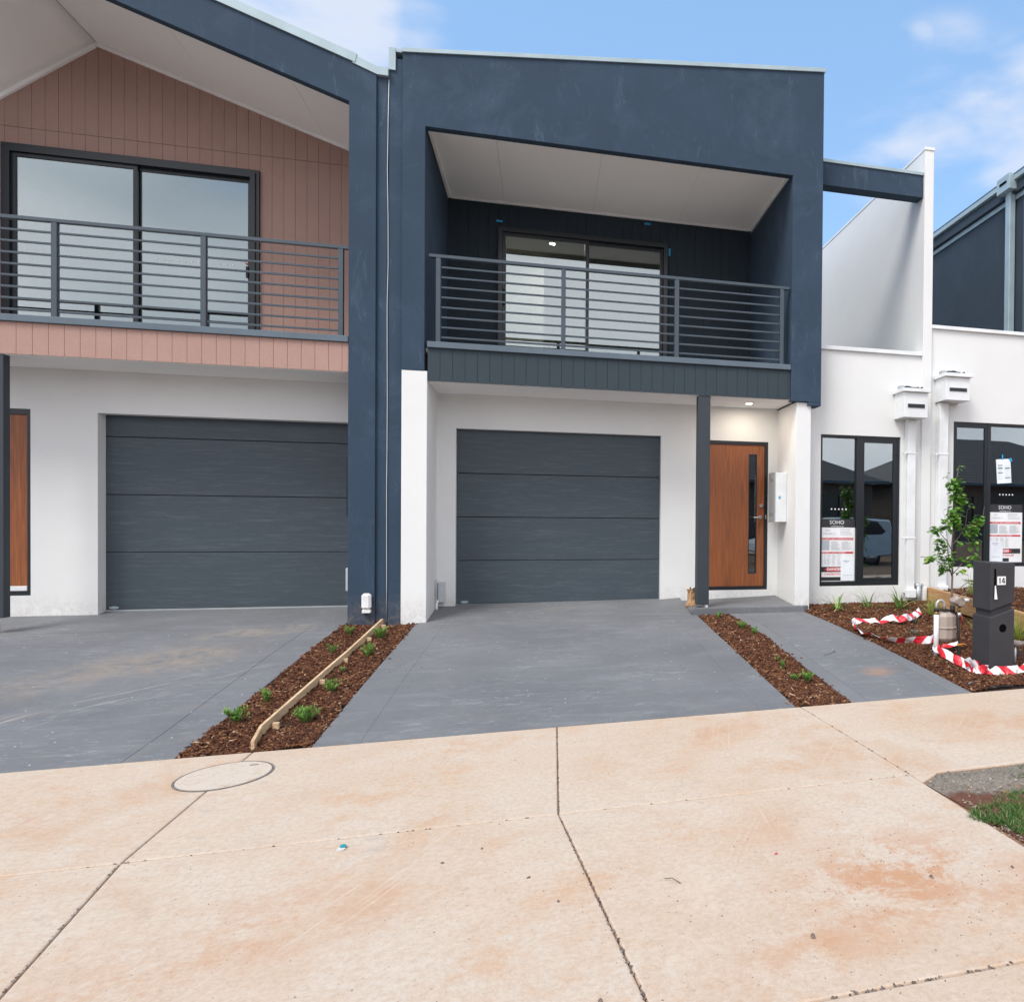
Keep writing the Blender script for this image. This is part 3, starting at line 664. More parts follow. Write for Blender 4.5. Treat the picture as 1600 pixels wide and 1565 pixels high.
# flashings
prism('parapet_flashing', [(-1.565, 6.655), (-1.565, 6.70), (3.42, 7.285), (3.42, 7.232)], YF - .018, YF + .28, 'zinc_flashing', H1, .002)
box('end_flashing', -1.70, -1.63, YF + .015, YF + .3, 6.46, 6.705, 'zinc_flashing', H1, .002)
box('end_flashing', -1.629, -1.567, YF + .02, YF + .3, 6.665, 6.70, 'zinc_flashing', H1, .002)
# balcony ceiling: sheets with open joints and a cornice
cx_ = [-1.32, -.58, .635, 1.87, 3.0]
for a, b in zip(cx_[:-1], cx_[1:]): box('ceiling_panel', a + .0015, b - .0015, YF + .101, 10.5, 5.932, 5.945, 'soffit_board', H1, 0)
box('ceiling_backing', -1.32, 3.0, YF + .101, 10.7, 5.947, 5.975, 'roof_metal', H1, 0)
box('cornice', -1.319, -1.275, YF + .102, 10.499, 5.905, 5.931, 'cornice_paint', H1, .006); box('cornice', 2.955, 2.999, YF + .102, 10.499, 5.905, 5.931, 'cornice_paint', H1, .006)
box('cornice', -1.274, 2.954, 10.452, 10.499, 5.90, 5.931, 'cornice_paint', H1, .006)
# balcony rear wall
MW = (-.655, 1.715, 3.52, 5.575)
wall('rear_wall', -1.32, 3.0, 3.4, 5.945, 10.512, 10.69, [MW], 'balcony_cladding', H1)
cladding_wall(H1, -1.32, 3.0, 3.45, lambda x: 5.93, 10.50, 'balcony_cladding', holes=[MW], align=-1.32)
sl1 = sliding(H1, MW[0], MW[1], MW[2], MW[3], .555, 10.48)
box('door_pull', MW[0] + .062, MW[0] + .085, 10.44, 10.478, 4.5, 4.72, 'black_rubber', sl1, .003)
room(H1, -1.30, 2.98, 10.70, 14.9, 3.52, 5.93)
box('room_partition', -1.25, -.05, 12.6, 12.7, 3.55, 5.9, 'floor_tile', H1, 0)
dl = thing_part('downlight', H1)
disc('lens', (.08, 11.84, 5.915), .05, .006, 'emit_lamp', dl, 20); ring('bezel', .05, .066, (.08, 11.84), 5.929, .012, 'white_metal', dl, 24)
# balcony floor, fascia, cap
box('balcony_floor', -1.32, 3.0, YF + .10, 10.7, 3.40, 3.45, 'floor_tile', H1, 0)
box('fascia_backing', -1.289, 2.998, YF + .027, YF + .099, 3.09, 3.43, 'navy_groove', H1, 0)
cladding_wall(H1, -1.289, 2.995, 3.065, lambda x: 3.434, YF + .02, 'navy_cladding', align=-1.158 - .133, th=.006)
box('balcony_cap', -1.292, 2.993, YF - .008, YF + .14, 3.436, 3.504, 'cap_paint', H1, .004)
railing(H1, [-1.185, .19, 1.54, 2.885], -1.285, 2.985, YF + .065, 4.475, 4.356, 8, .1125, 3.505)
# lower soffit
box('porch_soffit', -1.29, 3.085, YF + .037, 9.40, 3.062, 3.085, 'soffit_board', H1, 0)
def lamp(x, y, z, e, sz):
    l = bpy.data.lights.new('downlight_lamp', 'AREA'); l.shape = 'DISK'; l.size = sz; l.energy = e; l.color = (1, .85, .68); o = bpy.data.objects.new('downlight_lamp', l); C.objects.link(o); o.location = (x, y, z)
lamp(.08, 11.84, 5.905, 14, .1); lamp(2.56, 8.99, 3.040, 2.5, .09)
dl2 = thing_part('downlight', H1); disc('lens', (2.56, 8.99, 3.050), .045, .006, 'emit_lamp', dl2, 20); ring('bezel', .045, .062, (2.56, 8.99), 3.061, .012, 'white_metal', dl2, 24)
# ground floor wall with garage and entry openings
GD = (-1.076, 1.476, .30, 2.638); FD = (2.07, 2.958, .585, 2.605)
wall('front_wall', -1.29, 3.09, .30, 3.061, 9.40, 9.60, [GD, FD], 'white_render', H1)
garage_door(H1, -1.075, 1.475, 9.49, [.453, 1.000, 1.545, 2.090, 2.66])
# entry door
fd = thing_part('front_door', H1)
frame_rect('frame', FD[0] + .002, FD[1] - .002, FD[2] + .002, FD[3] - .002, 9.405, 9.52, .042, 'black_frame', fd, .04, .045)
wall('leaf', 2.114, 2.912, .634, 2.560, 9.425, 9.465, [(2.695, 2.800, .815, 2.430)], 'door_veneer', fd)
box('glazing', 2.696, 2.799, 9.440, 9.448, .816, 2.429, 'door_glass', fd, 0)
frame_rect('glazing_bead', 2.690, 2.805, .810, 2.435, 9.419, 9.424, .008, 'black_frame', fd)
disc('deadlock', (2.870, 9.424, 1.735), .026, .022, 'chrome', fd, 20, axis='y')
hn = thing_part('handle', H1); hn.parent = fd
disc('rose', (2.858, 9.424, 1.575), .026, .012, 'chrome', fd, 20, axis='y')
bpy.data.objects.remove(hn)
tube('lever', [(2.858, 9.412, 1.575), (2.858, 9.37, 1.575), (2.845, 9.36, 1.575), (2.76, 9.36, 1.572), (2.745, 9.365, 1.572)], [.009, .009, .009, .008, .007], 'chrome', fd, 8)
box('strike_plate', 2.925, 2.940, 9.401, 9.404, 1.55, 1.61, 'chrome', fd, .001)
box('dark_lobby', 2.0, 3.05, 9.61, 10.6, .5, 2.9, 'dark_hole', H1, 0)
# entry side wall: pier of the stepped front wall
box('entry_pier', 3.09, 3.285, YF + .035, 9.60, .30, 3.043, 'white_render', H1, .004)
prism('portal_underside', [(3.23, 3.0), (3.23, 3.044), (3.404, 3.044), (3.404, 3.0)], YF + .002, 8.83, 'navy_render', H1)
# porch post
pp = thing('porch_post', 'dark square porch post beside the timber front door, on a white anchor', 'post', (1.89, 8.68, .46))
box('shaft', 1.815, 1.965, YF + .03, YF + .17, .487, 3.062, 'post_paint', pp, .004)
cyl('anchor', (1.915, 8.70, .445), (1.915, 8.70, .49), .014, 'chrome', pp); box('anchor_plate', 1.885, 1.945, 8.67, 8.73, .452, .459, 'grey_metal', pp, .002)
disc('anchor_nut', (1.94, 8.655, .455), .018, .03, 'pvc_white', pp, 6)
# window wall
WW = (3.528, 4.69, .664, 2.682)
wall('window_wall', 3.286, 4.99, .30, 3.80, 8.90, 9.06, [WW], 'white_render', H1)
box('wall_cap', 3.406, 4.988, 8.868, 9.09, 3.80, 3.852, 'white_metal', H1, .003)
box('terrace_floor', 3.406, 4.99, 9.06, 13.5, 3.45, 3.50, 'grey_metal', H1, 0)
w1 = thing_part('window', H1)
frame_rect('frame', WW[0], WW[1], WW[2], WW[3], 8.925, 9.03, .035, 'black_frame', w1, .035, .05)
box('mullion', 4.058, 4.118, 8.922, 9.028, WW[2] + .05, WW[3] - .035, 'black_frame', w1, .003)
frame_rect('sash', 4.119, WW[1] - .036, WW[2] + .051, WW[3] - .036, 8.93, 8.975, .05, 'black_frame', w1)
box('pane', WW[0] + .035, 4.058, 8.965, 8.971, WW[2] + .05, WW[3] - .035, 'window_glass', w1, 0)
box('pane', 4.169, WW[1] - .086, 8.950, 8.956, WW[2] + .101, WW[3] - .086, 'window_glass', w1, 0)
for k in range(5): disc('safety_dot', (3.715 + k * .052, 8.9635, 1.693), .011, .001, 'sign_white', w1, 12, axis='y')
room(H1, 3.30, 4.97, 9.07, 12.3, .5, 3.15)
for k in range(2): box('power_outlet', 4.36 + k * .17, 4.47 + k * .17, 12.28, 12.299, .78, .95, 'sign_white', H1, .004)
# party wall, tall, running back
box('party_wall', 4.99, 5.125, 8.865, 13.6, .30, 6.60, 'white_render', H1, .003)
box('party_wall_cap', 4.982, 5.135, 8.855, 13.62, 6.60, 6.642, 'white_metal', H1, .003)
# beam from the portal to the party wall
box('tie_beam', 3.406, 4.989, 8.90, 9.08, 5.965, 6.262, 'navy_render', H1, .003)
box('beam_flashing', 3.406, 4.989, 8.885, 9.10, 6.263, 6.305, 'zinc_flashing', H1, .002)

def downpipe(par, x0, x1, ztop, zbot, y0, y1, lx0, lx1, lz, bx0, bx1, bz0, bz1, s0, s1, sz0, sz1):
    dp = thing_part('downpipe', par)
    box('pipe', x0, x1, y0, y1, zbot, ztop, 'white_metal', dp, .006)
    for z in (1.3, 2.45):
        box('bracket', x0 - .03, x1 + .012, y0 - .004, y0 + .02, z, z + .022, 'white_metal', dp, .002); disc('bracket_cap', (x0 - .045, y0 + .02, z + .011), .017, .02, 'white_metal', dp, 12, axis='y')
    box('shoe', x0 - .005, x1 + .005, y0 - .05, y0 + .04, zbot - .06, zbot + .06, 'white_metal', dp, .012)
    rh = thing_part('rainwater_head', par)
    box('box', bx0, bx1, 8.62, y1 + .0, bz0, bz1, 'white_metal', rh, .003)
    box('rim', bx0 - .03, bx1 + .03, 8.585, y1 + .0, bz1 + .001, lz, 'white_metal', rh, .004)
    box('overflow_slot', s0, s1, 8.612, 8.619, sz0, sz1, 'black_frame', rh, .001)
    # crumpled flashing offcuts in the open top
    V, F = [], []
    for k in range(7):
        a = bx0 + .05 + k * .035; V += [(a, 8.66, lz + .0), (a, 8.70, lz + .035 + .02 * rnd.random()), (a + .03, 8.78, lz + .015 * rnd.random() + .02)]
        if k: n = len(V); F += [(n - 6, n - 3, n - 2, n - 5), (n - 5, n - 2, n - 1, n - 4)]
    mesh('gutter_offcut', V, F, 'black_frame', rh)
    box('outlet_stub', bx0 - .005, bx0 + .045, 8.70, 8.80, lz, lz + .05, 'grey_metal', rh, .004)
    prism('clip', [(bx1 - .11, lz), (bx1 - .05, lz), (bx1 - .06, lz + .04)], 8.66, 8.70, 'black_rubber', rh)
downpipe(H1, 4.745, 4.868, 2.915, .56, 8.80, 8.898, 4.47, 4.972, 3.298, 4.583, 4.935, 2.917, 3.250, 4.64, 4.886, 3.045, 3.095)

# ================================================================== LEFT TOWNHOUSE
H2 = thing('townhouse', 'left townhouse with gabled navy portal and terracotta boards behind its balcony', 'townhouse', (-4.5, 8.6, .4))
RS, LSl = .3187, .80
def gz(x, z0=7.053): return z0 - RS * (x + 5.264) if x > -5.264 else z0 + LSl * (x + 5.264)
OL = -7.10
GF = 7.053 - RS * 1.836
# gable portal
tp = lambda x: gz(x, 7.053 + .50)
prism('portal_frame', [(-1.82, .30), (-1.82, 6.375), (-2.062, 6.47), (-5.264, 6.47 + RS * 3.202), (-7.6, 6.47 + RS * 3.202 - RS * 2.336), (-7.6, .30), (OL, .30), (OL, GF), (-5.264, gz(-5.264)), (-2.092, gz(-2.092)), (-2.092, .30)], YF, YF + .10, 'navy_render', H2, .004)
box('portal_side', -2.092, -1.82, YF + .10, 9.40, .30, 3.40, 'navy_render', H2, 0); box('portal_side', -2.092, -1.82, YF + .10, 10.5, 3.40, gz(-2.092), 'navy_render', H2, 0)
box('portal_side', -7.6, OL, YF + .10, 10.5, .3, GF, 'navy_render', H2, 0)
box('party_strip', -1.819, -1.712, YF + .03, 9.40, .30, 6.375, 'navy_render', H2, .003)
# sealant line between the two houses
ptsx = [(-1.706 + .006 * math.sin(i * 1.7) * (1 if i > 6 else .3), YF + .028, .35 + i * .5) for i in range(13)]
tube('sealant_joint', ptsx, .0045, 'grey_plastic', H2, 6)
box('joint_backing', -1.712, -1.700, YF + .05, 9.40, .30, 6.40, 'dark_hole', H2, 0)
# roof flashings
sx0 = 6.47 + RS * 3.202
prism('barge_flashing', [(-2.03, 6.462), (-2.012, 6.556), (-5.264, sx0 + .095), (-7.6, sx0 + .095 - RS * 2.336), (-7.6, sx0 - RS * 2.336 - .005), (-5.264, sx0)], YF - .02, YF + .26, 'zinc_flashing', H2, .002)
prism('valley_flashing', [(-2.062, 6.458), (-2.045, 6.545), (-1.815, 6.458), (-1.700, 6.458), (-1.700, 6.370), (-1.815, 6.370)], YF - .014, YF + .24, 'zinc_flashing', H2, .002)
prism('roof', [(-2.0, 6.35), (-5.264, sx0 - .03), (-7.6, sx0 - .03 - RS * 2.336), (-7.6, sx0 - .12 - RS * 2.336), (-5.264, sx0 - .12), (-2.0, 6.28)], YF + .27, 15.0, 'roof_metal', H2)
# raked soffit
dz = .15
def soff(x): return gz(x) + dz
edges = [-2.092, -2.78, -3.98, -5.264]
for b, a in zip(edges[:-1], edges[1:]): prism('ceiling_panel', [(a + .0015, soff(a + .0015)), (b - .0015, soff(b - .0015)), (b - .0015, soff(b - .0015) + .013), (a + .0015, soff(a + .0015) + .013)], YF + .101, 10.3, 'soffit_board', H2)
ya, yb, zr = YF + .101, 10.3, soff(-5.265)
n_ = 12; V = []; F = []
for a in range(n_ + 1):
    for b in range(n_ + 1):
        u, v = a / n_, b / n_; x = lerp(-5.266, OL, u); V.append((x, lerp(ya, yb, v), zr + (lerp(GF + dz, soff(OL), v) - zr) * u))
for a in range(n_):
    for b in range(n_): k = a * (n_ + 1) + b; F.append((k, k + 1, k + n_ + 2, k + n_ + 1))
cpl = mesh('ceiling_panel', V, F, 'soffit_board', H2, smooth=True); m_ = cpl.modifiers.new('th', 'SOLIDIFY'); m_.thickness = .012
prism('soffit_backing', [(OL, GF + dz + .02), (-5.264, soff(-5.264) + .015), (-2.092, soff(-2.092) + .015), (-2.092, soff(-2.092) + .06), (-5.264, soff(-5.264) + .06), (OL, GF + dz + .06)], YF + .101, 10.5, 'roof_metal', H2)
prism('cornice', [(-5.264, soff(-5.264) - .045), (-2.093, soff(-2.093) - .045), (-2.093, soff(-2.093) - .001), (-5.264, soff(-5.264) - .001)], 10.255, 10.299, 'cornice_paint', H2, .005)
prism('cornice', [(OL, soff(OL) - .07), (-5.265, soff(-5.265) - .055), (-5.265, soff(-5.265) - .001), (OL, soff(OL) - .001)], 10.255, 10.299, 'cornice_paint', H2, .005)
# terracotta rear wall
LW = (-6.16, -3.565, 3.50, 5.845)
prism('rear_wall', [(OL, 5.9), (-2.092, 5.9), (-2.092, soff(-2.092)), (-5.264, soff(-5.264)), (OL, soff(OL))], 10.306, 10.49, 'terracotta_groove', H2)
wall('rear_wall', OL, -2.092, 3.4, 5.899, 10.306, 10.49, [LW], 'terracotta_groove', H2)
cladding_wall(H2, OL, -2.093, 3.45, lambda x: soff(x) - .002, 10.30, 'terracotta_cladding', holes=[LW], joint=6.09, align=-5.253, th=.005)
dts = [(-5.95, 4.66, 9, .075, 10.29), (-4.66, 4.69, 12, .075, 10.325)]
sl2 = sliding(H2, LW[0], LW[1], LW[2], LW[3], -4.87, 10.27, dots=dts)
box('door_pull', -3.66, -3.635, 10.23, 10.268, 4.52, 4.66, 'black_rubber', sl2, .003); disc('lock_barrel', (-3.648, 10.235, 4.69), .012, .02, 'sign_red', sl2, 12, axis='y')
# window architrave
frame_rect('architrave', LW[0] - .04, LW[1] + .04, LW[2] - .04, LW[3] + .04, 10.262, 10.299, .04, 'black_frame', H2)
room(H2, OL + .05, -2.1, 10.50, 14.5, 3.52, 6.1)
box('balcony_floor', OL, -2.092, YF + .10, 10.5, 3.40, 3.45, 'floor_tile', H2, 0)
box('fascia_backing', OL, -2.094, YF + .027, YF + .099, 3.14, 3.43, 'terracotta_groove', H2, 0)
cladding_wall(H2, OL, -2.094, 3.118, lambda x: 3.434, YF + .02, 'terracotta_cladding', align=-5.084, th=.006)
box('balcony_cap', OL, -2.094, YF - .008, YF + .14, 3.436, 3.504, 'cap_paint', H2, .004)
r2 = railing(H2, [-6.09, -4.785, -3.485, -2.180], -7.05, -2.094, YF + .065, 4.475, 4.356, 8, .1125, 3.505)
for k in range(8): box('rail', -7.05, -6.117, YF + .055, YF + .075, 4.356 - .1125 * k - .010, 4.356 - .1125 * k + .010, 'steel_paint', r2, .002)
box('porch_soffit', OL, -2.094, YF + .037, 9.35, 3.112, 3.135, 'soffit_board', H2, 0)
G2 = (-4.776, -2.15, .30, 2.652); D2 = (-6.28, -5.388, .655, 2.667)
wall('front_wall', OL, -2.094, .30, 3.111, 9.35, 9.50, [G2, D2], 'white_render', H2)
garage_door(H2, -4.80, -2.12, 9.503, [.462, 1.112, 1.762, 2.412, 3.05])
e2 = thing_part('front_door', H2)
frame_rect('frame', D2[0], D2[1], D2[2], D2[3], 9.36, 9.46, .035, 'black_frame', e2, .06, .05)
box('leaf', D2[0] + .037, D2[1] - .037, 9.375, 9.415, .76, 2.605, 'door_veneer', e2, .002)
box('weather_bar', D2[0] + .037, D2[1] - .037, 9.355, 9.38, .706, .757, 'white_metal', e2, .003)
p2 = thing('porch_post', 'dark square porch post at the far left edge, under the terracotta fascia', 'post', (-5.27, 8.7, .5))
box('shaft', -5.345, -5.195, YF + .03, YF + .125, .505, 3.112, 'post_paint', p2, .004)
cyl('anchor', (-5.27, 8.68, .37), (-5.27, 8.68, .51), .014, 'chrome', p2)
box('hinge_bracket', -2.168, -2.094, 8.86, 8.90, 1.54, 2.21, 'black_frame', H2, .003)

# ================================================================== RIGHT NEIGHBOUR
H3 = thing('townhouse', 'right neighbour: white front wall with a dark upper storey and metal gutter behind', 'townhouse', (6.5, 8.9, .5))
W3 = (5.50, 6.95, .905, 2.932)
wall('front_wall', 5.126, 9.2, .30, 4.19, 8.905, 9.06, [W3], 'white_render', H3)
box('wall_cap', 5.122, 9.2, 8.87, 9.09, 4.190, 4.238, 'white_metal', H3, .003)
w3 = thing_part('window', H3)
frame_rect('frame', W3[0], W3[1], W3[2], W3[3], 8.93, 9.035, .035, 'black_frame', w3, .035, .05)
box('mullion', 6.055, 6.11, 8.927, 9.03, W3[2] + .05, W3[3] - .035, 'black_frame', w3, .003)
frame_rect('sash', W3[0] + .036, 6.054, W3[2] + .051, W3[3] - .036, 8.935, 8.98, .035, 'black_frame', w3)
box('pane', W3[0] + .071, 6.019, 8.955, 8.961, W3[2] + .086, W3[3] - .071, 'window_glass', w3, 0)
box('pane', 6.111, W3[1] - .036, 8.970, 8.976, W3[2] + .05, W3[3] - .035, 'window_glass', w3, 0)
for k in range(5): disc('safety_dot', (6.29 + k * .052, 8.9685, 1.93), .011, .001, 'sign_white', w3, 12, axis='y')
room(H3, 5.16, 8.9, 9.07, 12.0, .5, 3.6)
box('roller_blind', 5.56, 6.30, 9.35, 9.37, .95, 2.7, 'door_veneer', H3, 0)
downpipe(H3, 5.222, 5.357, 3.17, .60, 8.80, 8.90, 5.085, 5.595, 3.535, 5.200, 5.565, 3.175, 3.485, 5.255, 5.515, 3.295, 3.34)
# dark upper storey seen end-on behind
box('upper_wall', 7.12, 12, 9.10, 16, 3.6, 6.57, 'dark_render', H3, 0)
box('eave_trim', 7.095, 7.118, 9.10, 16, 6.575, 6.65, 'zinc_flashing', H3, .003)
box('eave_soffit', 7.03, 12, 9.10, 16, 6.655, 6.80, 'dark_render', H3, 0)
gu = thing_part('gutter', H3)
box('gutter_face', 6.985, 7.0, 9.10, 16, 6.825, 6.905, 'zinc_flashing', gu, .003); box('gutter_tray', 7.001, 7.12, 9.10, 16, 6.82, 6.84, 'zinc_flashing', gu, 0)
box('gutter_lip', 6.98, 7.002, 9.10, 16, 6.907, 6.922, 'roof_metal', gu, 0)
rh3 = thing_part('rainwater_head', H3); box('box', 6.90, 7.10, 9.70, 10.02, 6.69, 6.93, 'zinc_flashing', rh3, .004); box('overflow_slot', 6.892, 6.899, 9.77, 9.94, 6.80, 6.835, 'dark_hole', rh3, 0)
box('downpipe', 6.99, 7.09, 9.80, 9.92, 3.6, 6.69, 'zinc_flashing', H3, .006)
box('control_joint', 7.105, 7.119, 9.30, 9.62, 3.6, 6.57, 'roof_metal', H3, 0)

# ================================================================== utility boxes and fittings (things fixed to the walls)
cb = thing('utility_cabinet', 'slim white vented metal cabinet on the wall right of the timber front door', 'cabinet', (3.0, 9.1, 1.5))
box('body', 2.935, 3.088, 9.02, 9.30, 1.515, 2.17, 'grey_metal', cb, .004)
box('cover', 2.925, 3.089, 9.005, 9.019, 1.51, 2.175, 'white_metal', cb, .003)
bpy.data.objects.remove(cb.children[0]); bpy.data.objects.remove(cb.children[0]) if cb.children else None
box('body', 2.93, 3.088, 8.98, 9.24, 1.515, 2.165, 'white_metal', cb, .004)
box('cover', 2.918, 2.929, 8.975, 9.245, 1.51, 2.17, 'grey_metal', cb, .002)
for zc in (2.055, 1.60):
    for (dy, dz_) in ((0, .03), (.03, .012), (-.03, .012), (.06, -.006), (-.06, -.006), (.01, 0)): box('vent_slot', 2.9165, 2.9178, 9.11 + dy - .012, 9.11 + dy + .012, zc + dz_, zc + dz_ + .007, 'dark_hole', cb, 0)
box('tape_piece', 2.975, 3.0, 8.9775, 8.9795, 1.82, 1.855, 'tape_blue', cb, 0)
cc = tag(box('conduit_cover', -1.94, -1.845, YF - .075, YF - .002, .525, .70, 'pvc_white', None, .022), 'small rounded white plastic conduit cover low on the navy pillar', 'conduit cover')
box('cover_foot', -1.935, -1.85, YF - .062, YF - .002, .485, .523, 'pvc_white', cc, .004)
BASE[cc.name] = Vector((0, 0, 0))
jb = thing('junction_box', 'grey cable box low in the corner left of the middle garage door', 'junction box', (-1.22, 9.3, .6))
box('lid', -1.265, -1.19, 9.30, 9.395, .50, .745, 'grey_plastic', jb, .006); box('back_plate', -1.288, -1.268, 9.24, 9.38, .50, .73, 'grey_metal', jb, .003)
tube('conduit', [(-1.27, 9.25, .36), (-1.27, 9.25, .48), (-1.265, 9.27, .53)], .016, 'pvc_white', jb, 8); tube('cable', [(-1.275, 9.26, .52), (-1.278, 9.24, .62), (-1.275, 9.25, .78)], .008, 'grey_metal', jb, 6)
tag(box('meter_box', -2.17, -2.097, 8.84, 8.93, .70, .96, 'grey_plastic', None, .006), 'grey box peeking out from behind the left pillar, low down', 'junction box')
st = thing('pipe_stub', 'short grey and white vent pipe at the foot of the wall where the sleeper ends', 'pipe', (4.97, 8.85, .5))
cyl('pipe', (4.945, 8.84, .40), (4.945, 8.84, .66), .035, 'grey_metal', st); cyl('collar', (4.90, 8.84, .665), (5.01, 8.84, .665), .026, 'grey_metal', st); box('pipe_cover', 5.0, 5.055, 8.80, 8.855, .42, .64, 'pvc_white', st, .004)
# painter's tape scraps
for nm, b_, lab in (('tape_scrap', (-.685, -.60, 10.484, 10.487, 5.645, 5.672), 'blue tape scrap above the left corner of the balcony window'),
                    ('tape_scrap', (1.375, 1.465, 10.484, 10.487, 5.83, 5.858), 'blue tape scrap above the right half of the balcony window'),
                    ('tape_scrap', (1.735, 1.762, 10.484, 10.487, 5.41, 5.52), 'upright blue tape strip right of the balcony window')):
    tag(box(nm, *b_, 'tape_blue', None, 0), lab, 'tape')

# ================================================================== signs behind the glass
def site_sign(x0, x1, z0, z1, y, lab, qr_left=False):
    s = thing('site_sign', lab, 'sign', ((x0 + x1) / 2, y, z0))
    w = x1 - x0; h = z1 - z0; X = lambda u: x0 + u * w; Z = lambda v: z0 + v * h; y1 = y - .0015; y2 = y - .0025; y3 = y - .0035
    box('board', x0, x1, y, y + .004, z0, z1, 'sign_white', s, 0)
    box('header', X(0), X(1), y1, y - .0005, Z(.865), Z(1), 'sign_black', s, 0)
    text('header_logo', 'SOHO', X(.46), Z(.945), y2, .075, 'sign_white', s, 1.0)
    text('header_url', 'soholiving.com.au', X(.47), Z(.885), y2, .026, 'sign_white', s, 1.0)
    box('red_band', X(0), X(.95), y1, y - .0005, Z(.665), Z(.70), 'sign_red', s, 0); text('band_text', 'SITE SAFETY AND COORDINATION PLAN', X(.47), Z(.682), y2, .024, 'sign_white', s, .98)
    box('red_band', X(0), X(.95), y1, y - .0005, Z(.445), Z(.475), 'sign_red', s, 0); text('band_text', 'EMERGENCY CONTACT NUMBERS', X(.36), Z(.46), y2, .024, 'sign_white', s, .95)
    L_ = []
    r = random.Random(5)
    for c0, c1, v0, v1, n in ((.02, .25, .50, .64, 8), (.29, .58, .50, .64, 10), (.61, .93, .50, .64, 9), (.02, .07, .26, .43, 9), (.10, .16, .26, .43, 9), (.18, .30, .26, .43, 9), (.33, .45, .26, .43, 9), (.48, .60, .26, .43, 9), (.56, .93, .74, .85, 5)):
        for k in range(n): zz = v0 + (v1 - v0) * (k + .5) / n; L_.append((X(c0), X(c0 + (c1 - c0) * r.uniform(.6, 1)), y1, y - .0005, Z(zz) - .0025, Z(zz) + .0025))
    boxes('small_print', L_, 'sign_grey', s)
    box('text_panel', X(0), X(.25), y - .0006, y - .0002, Z(.50), Z(.655), 'sign_grey', s, 0)
    text('handwriting', '1571', X(.18), Z(.815), y2, .036, 'sign_grey', s); text('handwriting', 'SAPPHIRE CT', X(.24), Z(.765), y2, .03, 'sign_grey', s)
    box('danger_band', X(0), X(.95), y1, y - .0005, Z(.15), Z(.235), 'sign_black', s, 0)
    disc('danger_oval', (X(.40), y2, Z(.193)), w * .29, .0006, 'sign_red', s, 28, h * .036, axis='y')
    text('danger_text', 'DANGER', X(.40), Z(.193), y3, .052, 'sign_white', s, 1.05, bold=.001)
    text('site_text', 'CONSTRUCTION SITE', X(.44), Z(.115), y2, .042, 'sign_red', s, .8)
    box('footer', X(0), X(.6), y1, y - .0005, Z(.01), Z(.07), 'sign_black', s, 0)
    q0 = X(.0) if qr_left else X(.58); q1 = q0 + .40 * w
    q = thing('leaflet', ('white leaflet taped over the lower left corner of the neighbour window sign' if qr_left else 'white leaflet taped over the lower right corner of the window sign'), 'leaflet', ((q0 + q1) / 2, y - .006, z0))
    box('sheet', q0, q1, y - .0065, y - .0055, Z(.01), Z(.36), 'paper_white', q, 0)
    boxes('small_print', [(q0 + .04, q1 - .07, y - .0072, y - .0066, Z(.32), Z(.335)), (q0 + .05, q1 - .09, y - .0072, y - .0066, Z(.30), Z(.308)), (q0 + .04, q0 + .07, y - .0072, y - .0066, Z(.09), Z(.10)), (q0 + .085, q0 + .115, y - .0072, y - .0066, Z(.09), Z(.10)), (q0 + .13, q0 + .16, y - .0072, y - .0066, Z(.09), Z(.10))], 'sign_grey', q)
site_sign(3.565, 4.055, .725, 1.56, 8.955, 'white and red construction safety sign behind the window next to the front door')
site_sign(6.125, 6.66, .965, 1.79, 8.962, 'white and red construction safety sign in the neighbour window behind the letterbox', True)
nt = thing('notice_sheet', 'tilted white notice with green bars taped high in the neighbour window', 'notice', (6.35, 8.96, 2.2))
def rot_rect(cx, cz, w, h, a, y, t):
    V = []
    for yy in (y - t, y):
        for u, v in ((-w / 2, -h / 2), (w / 2, -h / 2), (w / 2, h / 2), (-w / 2, h / 2)): V.append((cx + u * math.cos(a) - v * math.sin(a), yy, cz + u * math.sin(a) + v * math.cos(a)))
    return V, [(0, 1, 2, 3), (7, 6, 5, 4), (0, 4, 5, 1), (1, 5, 6, 2), (2, 6, 7, 3), (3, 7, 4, 0)]
a_ = R(4); V, F = rot_rect(6.345, 2.265, .235, .345, a_, 8.962, .001); mesh('sheet', V, F, 'paper_white', nt)
for u, v, w_ in ((-.055, .085, .075), (-.055, .045, .075), (-.055, -.02, .075), (.06, .04, .085), (.06, -.095, .085)):
    cx0, cz0 = 6.345 + u * math.cos(a_) - v * math.sin(a_), 2.265 + u * math.sin(a_) + v * math.cos(a_); V, F = rot_rect(cx0, cz0, w_, .013, a_, 8.9605, .0006); mesh('green_bar', V, F, 'sign_teal', nt)
L_ = []
for u in (-.055, .06):
    for k in range(9): L_.append((6.345 + u - .04, 6.345 + u + .03, 8.9598, 8.9604, 2.15 + k * .024, 2.153 + k * .024))
boxes('small_print', L_, 'sign_grey', nt)
V, F = rot_rect(6.32, 2.465, .02, .07, 0, 8.9595, .001); mesh('tape_strip', V, F, 'tape_blue', nt); V, F = rot_rect(6.455, 2.43, .04, .05, .6, 8.9595, .001); mesh('tape_strip', V, F, 'tape_blue', nt)

